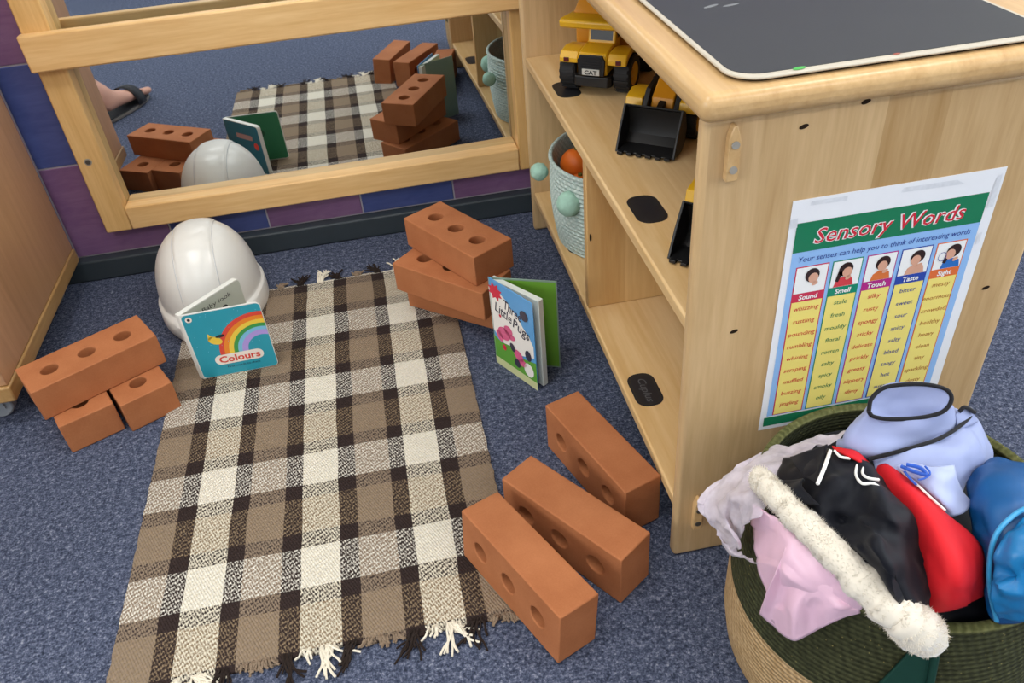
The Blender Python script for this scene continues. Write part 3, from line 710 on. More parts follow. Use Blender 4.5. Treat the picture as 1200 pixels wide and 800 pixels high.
def tassel(x, y, sgn, mat, length, spread, n, lean):
    m = MB()
    for k in range(n):
        a = lean + rf.uniform(-spread, spread); l = length * rf.uniform(0.55, 1.1); bx = x + rf.uniform(-0.006, 0.006)
        pts = [(bx, y - sgn * 0.003, 0.0045)]; ang = a; cx, cy = bx, y
        for s_ in range(5):
            pts.append((cx, cy, 0.0038 + 0.0022 * rf.random() + (0.0028 if s_ == 1 else 0)))
            ang += rf.uniform(-0.45, 0.45)
            cx += math.sin(ang) * l / 5; cy += sgn * math.cos(ang) * l / 5
        m.tube(catmull(pts, 3), [0.0014 + 0.0003 * rf.random()] * (5 * 3 + 1), 5)
    return m.build('fringe_tassel', mat, rug, 60)
bandmats = [Y_TAUPE, Y_DARK, Y_CREAM, Y_DARK, Y_TAUPE, Y_DARK, Y_CREAM, Y_DARK, Y_TAUPE, Y_DARK, Y_CREAM, Y_DARK, Y_TAUPE]
cx = []
for i in range(7):
    cx.append((-0.6574 + 0.0779 * i - 0.039) if i else -0.692)
    if i < 6: cx.append(-0.6574 + 0.0779 * i)
for i, x in enumerate(cx):
    m = bandmats[i]; cre = m is Y_CREAM; dk = m is Y_DARK
    yb = RY0 + 0.002 + 0.008 * (1 - abs(2 * (x - RX0) / (RX1 - RX0) - 1))
    tassel(x + (0.006 if cre else 0), yb, -1, m, 0.052 if cre else (0.055 if dk else 0.020), 0.55 if cre else 0.35, 11 if cre else (9 if dk else 10), rf.uniform(-0.5, 0.2) if dk else rf.uniform(-0.3, 0.6))
    if cre or m is Y_TAUPE:
        for dx in (-0.016, 0.014): tassel(x + dx, yb, -1, m, 0.024 if cre else 0.016, 0.6, 5, rf.uniform(-0.3, 0.3))
    tassel(x, RY1 - 0.001, 1, m, 0.052 if cre else (0.042 if dk else 0.020), 0.35, 13 if not dk else 12, rf.uniform(-0.5, 0.3))

# ------------------------------------------------------------------ toy bricks
def brick_mat():
    t = NT('terracotta_foam', 0.75, 0.25); o = t.obj()
    a = t.noise(o, 18, 3); b = t.noise(o, 420, 3, 0.7)
    t.color(t.ramp(t.math('ADD', t.math('MULTIPLY', a, 0.6), t.math('MULTIPLY', b, 0.4)), [(0.3, lin('a2623c')), (0.7, lin('b8764d'))]))
    t.bump(b, 0.18, 0.0008)
    return t.m
M_BRICK = brick_mat()
BL, BW, BH = 0.2031, 0.0855, 0.0575
def brick_mesh():
    mb = MB(); k = 6; n = 4 * k; idx = {}
    def V(p):
        key = (round(p[0], 5), round(p[1], 5), round(p[2], 5))
        if key not in idx: idx[key] = len(mb.v); mb.v.append(p)
        return idx[key]
    xs = [-BL / 2, -0.0295, 0.0295, BL / 2]; hx = [-0.0600, 0.0, 0.0600]; r = 0.0138; hy = BW / 2
    for c in range(3):
        a, b = xs[c], xs[c + 1]
        bd = [(b, -hy + BW * i / k) for i in range(k)] + [(b - (b - a) * i / k, hy) for i in range(k)] + [(a, hy - BW * i / k) for i in range(k)] + [(a + (b - a) * i / k, -hy) for i in range(k)]
        ang0 = -PI / 4
        ci = [(hx[c] + r * math.cos(ang0 + 2 * PI * i / n), r * math.sin(ang0 + 2 * PI * i / n)) for i in range(n)]
        for i in range(n):
            j = (i + 1) % n
            for z, up in ((BH, True), (0.0, False)):
                f = (V((*bd[i], z)), V((*bd[j], z)), V((*ci[j], z)), V((*ci[i], z)))
                mb.f.append(f if up else f[::-1])
            mb.f.append((V((*ci[i], BH)), V((*ci[j], BH)), V((*ci[j], 0.0)), V((*ci[i], 0.0))))
            p, q_ = bd[i], bd[j]
            edge = (abs(p[1]) > hy - 1e-6 and abs(q_[1]) > hy - 1e-6) or (c == 0 and abs(p[0] - xs[0]) < 1e-6 and abs(q_[0] - xs[0]) < 1e-6) or (c == 2 and abs(p[0] - xs[3]) < 1e-6 and abs(q_[0] - xs[3]) < 1e-6)
            if edge: mb.f.append((V((*p, 0.0)), V((*q_, 0.0)), V((*q_, BH)), V((*p, BH))))
    me = mb.mesh('toy_brick', M_BRICK, 35)
    return me
BRICK = brick_mesh()
def brick(loc, M3, label):
    o = bpy.data.objects.new('toy_brick', BRICK); COL.objects.link(o)
    o.matrix_world = Matrix.Translation(loc) @ M3.to_4x4()
    m = o.modifiers.new('bevel', 'BEVEL'); m.width = 0.0016; m.segments = 2; m.limit_method = 'ANGLE'; m.angle_limit = math.radians(50)
    return tag(o, label, 'toy brick', 'terracotta toy bricks with three holes')
def RZ(a): return Matrix.Rotation(a, 3, 'Z')
ZR = 0.0056
# left pile: two on the carpet, one across
brick((-0.8690, 0.5320, 0.0006), RZ(0.465 + PI / 2), 'terracotta toy brick at the bottom left of the pile by the brown cabinet')
brick((-0.7830, 0.5585, 0.0006), RZ(0.50 + PI / 2), 'terracotta toy brick at the bottom right of the pile by the brown cabinet')
brick((-0.8210, 0.5335, 0.0006 + BH + 0.0004), RZ(0.541), 'terracotta toy brick lying across the top of the pile by the brown cabinet')
# stack of three by the mirror
brick((-0.1858, 0.6400, ZR), RZ(-0.698), 'terracotta toy brick at the bottom of the stack of three under the mirror')
brick((-0.2055, 0.6043, ZR + BH + 0.0004), RZ(-0.790), 'terracotta toy brick in the middle of the twisted stack of three under the mirror')
brick((-0.1850, 0.6350, ZR + 2 * (BH + 0.0004)), RZ(-1.037), 'terracotta toy brick on top of the twisted stack of three under the mirror')
# three standing on their long edge
def on_edge(x, y, yaw, roll, z, label):
    # local z of the mesh (hole axis) turns horizontal
    M = RZ(yaw) @ Matrix.Rotation(roll, 3, 'X') @ Matrix.Rotation(PI / 2, 3, 'X')
    c = M @ Vector((0, 0, BH / 2)); 
    lo = min((M @ Vector((a, b, d))).z for a in (-BL / 2, BL / 2) for b in (-BW / 2, BW / 2) for d in (0, BH))
    hc = M @ Vector((0, 0, BH / 2))
    brick((x - hc.x, y - hc.y, z - lo), M, label)
on_edge(-0.1975, -0.0130, -1.1270, -0.085, 0.0012, 'terracotta toy brick on edge nearest the camera, half on the rug corner')
on_edge(-0.1215, 0.0465, -0.9620, 0.0, 0.0006, 'terracotta toy brick on edge, the middle one of the row of three beside the rug')
on_edge(-0.0560, 0.1530, -1.2500, 0.0, 0.0006, 'terracotta toy brick on edge beside the shelf, farthest of the row of three')

# ------------------------------------------------------------------ white toy hard hat
M_HAT = NT('glossy_white_plastic', 0.28, 0.5); M_HAT.color(lin('e6e5e0')); M_HAT = M_HAT.m
M_SEAM = plain('grey_seam', 'c4c4c6', 0.5, 0.3, 0.03)
hat = empty('hard_hat', (-0.667, 0.800, 0.0045), 0.06, 'white toy hard hat upright on the carpet under the mirror, behind the blue book', 'hard hat')
def hat_r(a, t):
    """azimuth a (front = -y), t 0 top .. 1 rim: point on the dome"""
    ph = t * PI / 2
    rx, ry_, h = 0.0960, 0.1180, 0.128
    s_, c_ = math.sin(ph) ** 0.86, max(math.cos(ph), 0) ** 0.92
    x, y, z = rx * s_ * math.cos(a), ry_ * s_ * math.sin(a), h * c_
    return x, y, z
mb = MB(); NA, NT_ = 144, 40; rows = []
def ridge(x, y, z):
    e = 1 / (1 + math.exp((abs(x) - 0.0330) / 0.0007))
    fr = 1 / (1 + math.exp(-(y + 0.066) / 0.002))
    return 0.0026 * e * (0.35 + 0.65 * fr)
for j in range(NT_ + 1):
    t = max(j / NT_, 0.012); row = []
    for i in range(NA):
        a = 2 * PI * i / NA; x, y, z = hat_r(a, t)
        nrm = Vector((x / 0.0092, y / 0.0139, z / 0.0164)).normalized() if z > 0.02 else Vector((x, y, 0)).normalized()
        d = ridge(x, y, z) * min(1, z / 0.02)
        row.append((x + nrm.x * d, y + nrm.y * d, 0.040 + z + nrm.z * d))
    rows.append(row)
def ring(off, z, peak, drop):
    row = []
    for i in range(NA):
        a = 2 * PI * i / NA; f = max(0, -math.sin(a)) ** 2.2
        x = (0.0960 + off) * math.cos(a); y = (0.1180 + off) * math.sin(a) - peak * f
        row.append((x, y, z - drop * f + 0.004 * abs(math.cos(a)) * 0))
    return row
rows.append(ring(0.0012, 0.0385, 0, 0)); rows.append(ring(0.0050, 0.0375, 0.006, 0.001)); rows.append(ring(0.0062, 0.035, 0.020, 0.005)); rows.append(ring(0.0072, 0.012, 0.024, 0.008)); rows.append(ring(0.0068, 0.0015, 0.012, 0))
rows.append(ring(0.0038, 0.0015, 0.010, 0)); rows.append(ring(0.0030, 0.010, 0.018, 0.005)); rows.append(ring(0.000, 0.026, 0.0, 0)); rows.append(ring(-0.003, 0.040, 0, 0))
for row in rows: mb.v += row
for j in range(len(rows) - 1):
    for i in range(NA): mb.f.append((j * NA + i, (j + 1) * NA + i, (j + 1) * NA + (i + 1) % NA, j * NA + (i + 1) % NA))
mb.f.append(tuple(range(NA - 1, -1, -1))[::-1])
mb.build('shell', M_HAT, hat, 50)
def seam(x0):
    pts = []
    for i in range(41):
        y = -0.112 + 0.2 * i / 40
        q_ = (x0 / 0.096) ** 2 + (y / 0.118) ** 2
        if q_ > 0.985: continue
        s_ = math.sqrt(q_) ** (1 / 0.86); z = 0.128 * max(math.cos(math.asin(min(1, s_))), 0) ** 0.92
        pts.append((x0, y, 0.0404 + z))
    return MB().tube(pts, 0.0009, 6).build('seam', M_SEAM, hat, 60)
seam(-0.0362); seam(0.0362)

# ------------------------------------------------------------------ board book "Colours"
def hexm(n, h, r=0.35, var=0.03): return plain(n, h, r, 0.4, var)
B_TEAL = hexm('cover_teal', '2f9bb0'); B_WHITE = hexm('board_white', 'e4e4de', 0.5); B_GREY = hexm('page_grey', 'c7cbbf', 0.5); B_GREEN = hexm('page_green', '35805a'); B_DK = hexm('print_dark', '2a2a30')
B_RED = hexm('print_red', 'dd4b3c'); B_ORG = hexm('print_orange', 'ee8a2d'); B_YEL = hexm('print_yellow', 'f0cd4a'); B_GRN = hexm('print_green', '3f9a50'); B_LBL = hexm('print_lightblue', '7fc0e0'); B_LIL = hexm('print_lilac', 'b39be0'); B_CRM = hexm('print_cream', 'f3e7dc')
bk = empty('board_book', (-0.6664, 0.5520, 0.0062), 0, 'blue board book with rainbow cover standing open before the hard hat', 'book')
def leaf(name, ang, w, h, t0, t1, mat, parent):
    """board from the spine outwards at angle ang; t0..t1 thickness to the left of its direction"""
    M = Matrix.Rotation(ang, 4, 'Z') @ Matrix.Rotation(PI / 2, 4, 'X')
    pts = [(0, 0)] + [(w - 0.008 + 0.008 * math.sin(a), 0.008 - 0.008 * math.cos(a)) for a in [PI / 2 * i / 5 for i in range(6)]] + [(w - 0.008 + 0.008 * math.cos(a), h - 0.008 + 0.008 * math.sin(a)) for a in [PI / 2 * i / 5 for i in range(6)]] + [(0, h)]
    return MB().prism(pts, -t1, -t0, M).build(name, mat, parent, 30, 0.0004, 1)
A1, A2 = 0.030, 0.785; CW, CH = 0.1315, 0.1375
cov = leaf('front_cover', A1, CW, CH, 0.0, 0.0022, B_WHITE, bk)
X1_ = Vector((math.cos(A1), math.sin(A1), 0)); F = Flat((0, 0, 0), X1_, (0, 0, 1), cov)
F.poly('cover_print', [[(p[0], p[1]) for p in round_rect(0.002, CW - 0.001, 0.001, CH - 0.002, 0.007)]], B_TEAL, 1)
rc = (0.1185, 0.0440)
for k, (r0, r1, m) in enumerate([(0.068, 0.076, B_RED), (0.060, 0.068, B_ORG), (0.052, 0.060, B_YEL), (0.045, 0.052, B_GRN), (0.038, 0.045, B_LBL), (0.028, 0.038, B_LIL)]):
    q0 = [(rc[0] + r0 * math.cos(a), rc[1] + r0 * math.sin(a)) for a in [PI - (PI - math.acos(0.0118 / r0)) * i / 18 for i in range(19)]]
    q1 = [(rc[0] + r1 * math.cos(a), rc[1] + r1 * math.sin(a)) for a in [PI - (PI - math.acos(0.0118 / r1)) * i / 18 for i in range(19)]]
    cl = lambda p: (min(p[0], CW - 0.001), p[1])
    F.poly('rainbow_band', [[cl(q0[i]), cl(q0[i + 1]), cl(q1[i + 1]), cl(q1[i])] for i in range(18)], m, 2)
F.poly('bird_body', [ellipse(0.042, 0.0760, 0.012, 0.008, 16, -0.5), [(0.031, 0.077), (0.033, 0.092), (0.040, 0.084)]], B_YEL, 3)
F.poly('bird_wing', [ellipse(0.052, 0.0835, 0.008, 0.003, 12, 0.1)], B_DK, 4)
F.poly('round_mark', [ellipse(0.0125, 0.1260, 0.0055, 0.0055, 20)], B_CRM, 3); F.poly('round_mark_print', [ellipse(0.0125, 0.1260, 0.0026, 0.0028, 12)], B_DK, 4)
F.poly('title_pill', [round_rect(0.030, 0.113, 0.0235, 0.0440, 0.010)], B_CRM, 3)
F.text('title', [('Colours', 0.0365, 0.0275, 0.0185, dict(width=0.070, offset=0.0005))], B_RED, 4)
F.text('small_print', [('First words to share', 0.0465, 0.0150, 0.0062, dict(width=0.056))], B_DK, 3)
rs = random.Random(5)
F.poly('cover_specks', [ellipse(rs.uniform(0.008, 0.124), rs.uniform(0.05, 0.134), 0.0007, 0.0007, 6) for _ in range(26)], B_LBL, 2)
F2 = Flat((CW * X1_.x - 0.0023 * X1_.y, CW * X1_.y + 0.0023 * X1_.x, 0), -X1_, (0, 0, 1), cov)
F2.poly('inside_page', [round_rect(0.002, CW - 0.002, 0.002, CH - 0.002, 0.007)], B_GREEN, 1); F2.poly('inside_spot', [ellipse(0.055, 0.080, 0.009, 0.010, 16)], hexm('print_deepgreen', '235c40'), 2)
pgs = leaf('page_block', A2, CW - 0.002, CH, 0.0003, 0.0105, B_WHITE, bk)
X2_ = Vector((math.cos(A2), math.sin(A2), 0)); F = Flat((0, 0, 0), X2_, (0, 0, 1), pgs)
F.poly('open_page', [round_rect(0.002, CW - 0.004, 0.002, CH - 0.002, 0.007)], B_GREY, 0)
F.text('page_text', [('Baby look', 0.042, 0.1160, 0.0125, dict(width=0.062))], B_DK, 1)
F.poly('page_picture', [ellipse(0.086, 0.1000, 0.0060, 0.0065, 14), ellipse(0.070, 0.092, 0.010, 0.005, 14)], B_DK, 1)
NN = X2_.cross(Vector((0, 0, 1))) * -0.0105
F = Flat((X2_ * (CW - 0.002)) + NN, -X2_, (0, 0, 1), pgs)
F.poly('back_print', [round_rect(0.002, CW - 0.003, 0.0015, CH - 0.002, 0.007)], hexm('back_teal', '2c6f80'), 1)
F.poly('back_label', [round_rect(0.030, 0.090, 0.092, 0.106, 0.004)], hexm('label_pink', 'b58a86'), 2)
F.poly('back_roundel', [ellipse(0.022, 0.078, 0.009, 0.010, 16)], B_RED, 2)

# ------------------------------------------------------------------ picture book, standing open on the carpet
pb = empty('picture_book', (-0.1560, 0.4640, 0.0006), 0, 'tall pink and blue picture book standing open on the carpet beside the shelf unit', 'book')
C_BLUE = hexm('sky_print', '5f9fd6', 0.25); C_GRASS = hexm('grass_print', '62a03a', 0.25); C_CRM = hexm('cloud_print', 'f1ece6', 0.25); C_PINK = hexm('pink_print', 'd9608a', 0.25); C_RED = hexm('red_star', 'd2334a', 0.25); C_DK = hexm('dark_print', '3d3848', 0.25); C_PAGE = hexm('page_edge', 'dfe6df', 0.7); C_END = hexm('green_endpaper', '6aa035', 0.5); C_LIME = hexm('lime_strip', 'cdd09a', 0.3)
a1 = math.atan2(-0.092, 0.0547) - 0.02; a2 = math.atan2(-0.0457, 0.102) + 0.02; W1, H1 = 0.108, 0.1775
def slab(name, ang, w0, w, z0, h, t0, t1, mat, parent):
    M = Matrix.Rotation(ang, 4, 'Z') @ Matrix.Rotation(PI / 2, 4, 'X')
    return MB().box(w0, w, z0, h, -t1, -t0, M).build(name, mat, parent, 30, 0.0004, 1)
fc = slab('front_cover', a1, 0, W1, 0, H1, 0, 0.0018, C_BLUE, pb)
slab('page_block', a1 + 0.10, 0.002, W1 + 0.001, 0.002, H1 - 0.003, 0.0022, 0.0125, C_PAGE, pb)
bc = slab('back_cover', a2, 0.001, 0.113, 0, H1, -0.0018, 0, hexm('back_cover_green', '7f978a', 0.3), pb)
xa = Vector((math.cos(a2), math.sin(a2), 0)); 
nb = xa.cross(Vector((0, 0, 1)))
F = Flat(nb * 0.0018, xa, (0, 0, 1), bc); F.rect('endpaper', 0.003, 0.111, 0.003, H1 - 0.003, C_END, 1)
x1 = Vector((math.cos(a1), math.sin(a1), 0)); F = Flat((0, 0, 0), x1, (0, 0, 1), fc)
F.poly('cloud_shape', [[(0.000, 0.075), (0.000, 0.160), (0.012, 0.164), (0.028, 0.158), (0.045, 0.150), (0.056, 0.138), (0.070, 0.132), (0.080, 0.118), (0.095, 0.105), (0.104, 0.090), (0.104, 0.066), (0.06, 0.050), (0.02, 0.058)]], C_CRM, 1)
F.poly('grass', [[(0, 0.016), (0, 0.062), (0.02, 0.055), (0.045, 0.060), (0.075, 0.050), (W1, 0.058), (W1, 0.016)]], C_GRASS, 2)
F.rect('bottom_strip', 0, W1, 0, 0.016, C_LIME, 2)
F.poly('red_star', [[(0.016 + (0.019 if i % 2 else 0.012) * math.cos(i * PI / 8), 0.156 + (0.017 if i % 2 else 0.011) * math.sin(i * PI / 8)) for i in range(16)]], C_RED, 3)
F.text('title', [('Three', 0.034, 0.1335, 0.0270, dict(width=0.044, rot=-0.20, offset=0.0003)), ('Little', 0.010, 0.1180, 0.0270, dict(width=0.042, rot=-0.20, offset=0.0003)), ('Pugs', 0.054, 0.1065, 0.0270, dict(width=0.040, rot=-0.24, offset=0.0003))], C_DK, 3)
F.poly('pink_animal', [ellipse(0.030, 0.078, 0.016, 0.013, 16, 0.2), ellipse(0.042, 0.090, 0.011, 0.010, 14), ellipse(0.018, 0.068, 0.008, 0.012, 12, 0.5), ellipse(0.050, 0.080, 0.009, 0.006, 12, 0.3), ellipse(0.064, 0.050, 0.013, 0.010, 14, -0.5), ellipse(0.073, 0.040, 0.010, 0.008, 14)], C_PINK, 4)
F.poly('dark_clothes', [ellipse(0.050, 0.060, 0.006, 0.009, 12, 0.4), ellipse(0.060, 0.032, 0.008, 0.009, 12), ellipse(0.090, 0.064, 0.008, 0.011, 12)], C_DK, 5)
F.poly('round_badge', [ellipse(0.086, 0.142, 0.010, 0.010, 18)], C_DK, 4)
F.poly('white_roundel', [ellipse(0.089, 0.033, 0.012, 0.014, 18)], C_CRM, 4)
F.poly('pink_dot', [ellipse(0.024, 0.112, 0.003, 0.003, 10)], C_RED, 5); F.poly('pink_dot', [ellipse(0.028, 0.048, 0.005, 0.006, 10)], C_RED, 5)
# ------------------------------------------------------------------ aqua crocheted basket on the bottom shelf, with orange balls
def yarn_mat(name, a, b, period, rough=0.9):
    t = NT(name, rough, 0.15); o = t.obj(); x, y, z = t.sep(o)
    ang = t.math('ARCTAN2', y, x)
    s = t.math('MULTIPLY', t.math('SINE', t.math('MULTIPLY', z, 2 * PI / period)), t.math('SINE', t.math('ADD', t.math('MULTIPLY', ang, 70.0), t.math('MULTIPLY', z, 300))))
    n = t.noise(o, 220, 3)
    t.color(t.ramp(t.math('ADD', t.math('MULTIPLY', s, 0.2), n), [(0.25, lin(a)), (0.75, lin(b))]))
    t.bump(t.math('ADD', s, n), 0.4, 0.0015)
    return t.m
M_AQUA = yarn_mat('aqua_crochet', '9fb3ad', 'c4d0cb', 0.008)
M_POM = plain('aqua_wool', 'a3c9b8', 0.95, 0.1, 0.25, 90, 0.5)
tb = empty('crochet_basket', (0.140, 0.682, ZB + 0.0004), 0, 'pale aqua crocheted basket with pom-poms on the bottom shelf', 'basket')
prof = []
for i in range(97):
    u = i / 96; z = 0.002 + 0.158 * u; r = 0.128 + 0.006 * math.sin(u * PI) + 0.0080 * u
    prof.append((r + 0.0012 * math.sin(2 * PI * z / 0.0079), z))
rim_ = [(0.1360 + 0.004 * math.cos(a), 0.161 + 0.0045 * math.sin(a)) for a in [PI * i / 6 for i in range(7)]]
inner = [(0.1310 - 0.010 * i / 8, 0.158 - 0.150 * i / 8) for i in range(9)]
full = [(0.0, 0.0), (0.125, 0.0)] + prof + rim_ + inner + [(0.0, 0.008)]
full = [(max(r, 0.0005), z) for r, z in full]
MB().lathe(full, 72).build('woven_body', M_AQUA, tb, 40)
def pom(parent, c, r):
    rr = random.Random(int(abs(c[0]) * 1e4)); mb = MB().ball((0, 0, 0), r, 28, 18)
    mb.v = [tuple(Vector(p) * (1 + 0.09 * noise.noise(Vector(p) * 160)) + Vector(c)) for p in mb.v]
    return mb.build('pom_pom', M_POM, parent, 180)
pom(tb, (-0.150, 0.055, 0.119), 0.0165); pom(tb, (-0.1235, -0.070, 0.112), 0.0225); pom(tb, (0.02, 0.158, 0.115), 0.0225)
M_BALL = plain('orange_plastic', 'ee7526', 0.4, 0.4, 0.06, 20)
for k, (c, r, w) in enumerate([((-0.080, 0.048, 0.0), 0.031, 'the upper one at the far side'), ((-0.088, -0.010, 0.0), 0.027, 'the lower one at the front rim'), ((0.020, -0.030, 0.0), 0.036, 'hidden deeper toward the shelf back')]):
    o = empty('toy_orange', (0.140 + c[0], 0.682 + c[1], ZB + (0.128, 0.108, 0.092)[k]), 0, 'orange toy fruit in the aqua basket, ' + w, 'toy fruit', 'orange toy fruit in the basket')
    mb = MB().ball((0, 0, 0), r, 24, 16, (1, 1, 0.92)); mb.build('fruit', M_BALL, o, 180)
    MB().cyl(0.004, r * 0.9, r * 0.9 + 0.004, 10).build('stalk', plain('fruit_stalk', '6f6a30', 0.8, 0.2), o)
o = empty('fabric_filling', (0.140, 0.682, ZB + 0.009), 0, 'brown cloth lining the bottom of the aqua basket under the fruit', 'cloth')
mb = MB(); prof = [(0.0005, 0.056), (0.05, 0.054), (0.09, 0.050), (0.112, 0.045), (0.117, 0.038), (0.114, 0.0)]
mb.lathe(prof, 40); mb.build('cloth', plain('dark_lining', '6e5340', 0.9, 0.1), o, 180)

# ------------------------------------------------------------------ toy vehicles on the middle shelf
M_YEL = plain('yellow_plastic', 'e2ae1f', 0.3, 0.5, 0.04, 10); M_YEL2 = plain('amber_plastic', 'd8901a', 0.35, 0.5, 0.04, 10)
M_BLK = plain('black_plastic', '121214', 0.45, 0.45, 0.1, 30); M_TYRE = plain('tyre_rubber', '222224', 0.65, 0.3, 0.1, 60); M_HUB = plain('yellow_hub', 'dba829', 0.4, 0.4, 0.05)
M_GLASS = plain('dark_cab_window', '101214', 0.35, 0.6, 0.05); M_PLATE = plain('white_plate', 'c9c8c2', 0.4, 0.4, 0.03); M_LAMP = plain('red_lamp_lens', '571a1c', 0.2, 0.6, 0.05)
RY_ = Matrix.Rotation(PI / 2, 4, 'Y')
def wheel(name, parent, x, y, r, w, hub_side):
    M = Matrix.Translation((x, y, r)) @ RY_
    pr = [(r * 0.62, -w / 2), (r * 0.90, -w / 2), (r, -w * 0.36), (r, w * 0.36), (r * 0.90, w / 2), (r * 0.62, w / 2)]
    o = MB().lathe(pr, 28, M, True).build(name, M_TYRE, parent, 35)
    tr = MB()
    for i in range(18):
        Mi = M @ Matrix.Rotation(2 * PI * i / 18, 4, 'Z')
        tr.box(r * 0.985, r * 1.03, -r * 0.07, r * 0.07, -w * 0.46, w * 0.46, Mi)
    tr.build('tread', M_TYRE, o)
    h = MB().lathe([(0.0005, w * 0.30), (r * 0.20, w * 0.42), (r * 0.24, w * 0.30), (r * 0.45, w * 0.26), (r * 0.62, w * 0.48), (r * 0.64, 0), (r * 0.62, -w * 0.48), (r * 0.45, -w * 0.26), (0.0005, -w * 0.30)], 24, M @ (Matrix.Identity(4) if hub_side > 0 else Matrix.Rotation(PI, 4, 'X')))
    h.build('hub', M_HUB, o, 35)
    return o
# dump truck: forward is local -y
dt = empty('dump_truck', (0.0950, 0.6850, ZM + 0.001), -0.62, 'yellow and black toy dump truck on the middle shelf', 'toy truck')
PM = Matrix(((0, 0, 1, 0), (1, 0, 0, 0), (0, 1, 0, 0), (0, 0, 0, 1)))
R1 = 0.0310
for sx in (-1, 1):
    wheel('wheel', dt, sx * 0.0475, -0.004, R1, 0.028, sx); wheel('wheel', dt, sx * 0.0460, 0.098, R1, 0.030, sx)
MB().box(-0.026, 0.026, -0.026, 0.130, 0.022, 0.038).build('chassis', M_BLK, dt, 30, 0.002)
MB().box(-0.012, 0.012, 0.0, 0.10, 0.0165, 0.0218).build('drive_shaft', M_BLK, dt, 30, 0.002)
MB().prism([(-0.028, -0.044), (0.028, -0.044), (0.0325, -0.038), (0.0325, -0.026), (-0.0325, -0.026), (-0.0325, -0.038)], 0.016, 0.034).build('bumper', M_BLK, dt, 30, 0.002)
MB().prism([(-0.038, 0.034), (0.000, 0.034), (0.028, 0.038), (0.028, 0.077), (-0.012, 0.074), (-0.036, 0.070), (-0.041, 0.060)], -0.025, 0.025, PM).build('bonnet', M_YEL, dt, 30, 0.003)
for sx in (-1, 1):
    outer = [(-0.0395, 0.0525), (-0.039, 0.060), (-0.031, 0.0690), (-0.008, 0.0720), (0.020, 0.067), (0.036, 0.050)]
    innr = [(0.031, 0.046), (0.018, 0.0610), (-0.004, 0.0645), (-0.024, 0.0600), (-0.0335, 0.0525)]
    MB().prism(outer + innr, 0.0255 if sx > 0 else -0.058, 0.058 if sx > 0 else -0.0255, PM).build('mudguard', M_YEL, dt, 30, 0.002)
    MB().box(sx * 0.045 - 0.0045, sx * 0.045 + 0.0045, -0.0412, -0.0385, 0.0545, 0.0615).build('headlamp', M_LAMP, dt, 30, 0.0006)
gr = MB().prism([(-0.022, 0.036), (0.022, 0.036), (0.024, 0.060), (0.019, 0.069), (-0.019, 0.069), (-0.024, 0.060)], 0.0412, 0.0450, Matrix.Rotation(PI / 2, 4, 'X')).build('grille', M_BLK, dt, 30, 0.001)
for i in range(5): MB().box(-0.019, 0.019, -0.0464, -0.0451, 0.0490 + 0.0038 * i, 0.0508 + 0.0038 * i).build('grille_bar', M_TYRE, gr)
pl = MB().box(-0.0150, 0.0150, -0.0472, -0.0452, 0.0372, 0.0472).build('name_plate', M_PLATE, dt, 30, 0.0005)
Flat((0, -0.0473, 0.0387), (1, 0, 0), (0, 0, 1), pl).text('plate_lettering', [('CAT', -0.0110, 0, 0.0095, dict(width=0.022, offset=0.0003))], M_BLK, 1)
cab = MB().prism([(0.000, 0.074), (0.036, 0.0775), (0.036, 0.103), (0.006, 0.103)], -0.022, 0.026, PM).build('cab', M_YEL, dt, 30, 0.002)
MB().add([(-0.017, 0.0008, 0.0795), (0.021, 0.0008, 0.0795), (0.021, 0.0048, 0.100), (-0.017, 0.0048, 0.100), (-0.017, 0.0024, 0.0795), (0.021, 0.0024, 0.0795), (0.021, 0.0064, 0.100), (-0.017, 0.0064, 0.100)], [(0, 1, 2, 3), (7, 6, 5, 4), (0, 4, 5, 1), (1, 5, 6, 2), (2, 6, 7, 3), (3, 7, 4, 0)]).build('windscreen', M_GLASS, cab)
for sx, xx in ((-1, -0.0223), (1, 0.0263)):
    MB().box(min(xx, xx + sx * 0.0006), max(xx, xx + sx * 0.0006), 0.010, 0.032, 0.082, 0.099).build('side_window', M_GLASS, cab)
bed = MB().prism([(0.038, 0.052), (0.130, 0.064), (0.142, 0.072), (0.142, 0.076), (0.046, 0.062), (0.043, 0.108), (0.039, 0.110)], -0.055, 0.055, PM)
for sx in (-1, 1): bed.prism([(0.040, 0.056), (0.140, 0.072), (0.132, 0.112), (0.040, 0.112)], sx * 0.055 - 0.003, sx * 0.055 + 0.003, PM)
bedo = bed.build('dump_bed', M_YEL2, dt, 30, 0.0015)
MB().prism([(-0.030, 0.1075), (-0.026, 0.1045), (0.046, 0.1045), (0.046, 0.113), (-0.022, 0.1195), (-0.031, 0.1170)], -0.060, 0.060, PM).build('canopy', M_YEL, bedo, 30, 0.003)
MB().add([(-0.054, 0.018, 0.1140), (0.054, 0.018, 0.1140), (0.046, 0.040, 0.142), (-0.046, 0.040, 0.142), (-0.054, 0.030, 0.1140), (0.054, 0.030, 0.1140), (0.046, 0.046, 0.142), (-0.046, 0.046, 0.142)], [(0, 1, 2, 3), (7, 6, 5, 4), (0, 4, 5, 1), (1, 5, 6, 2), (2, 6, 7, 3), (3, 7, 4, 0)]).build('head_board', M_YEL2, bedo, 30, 0.001)

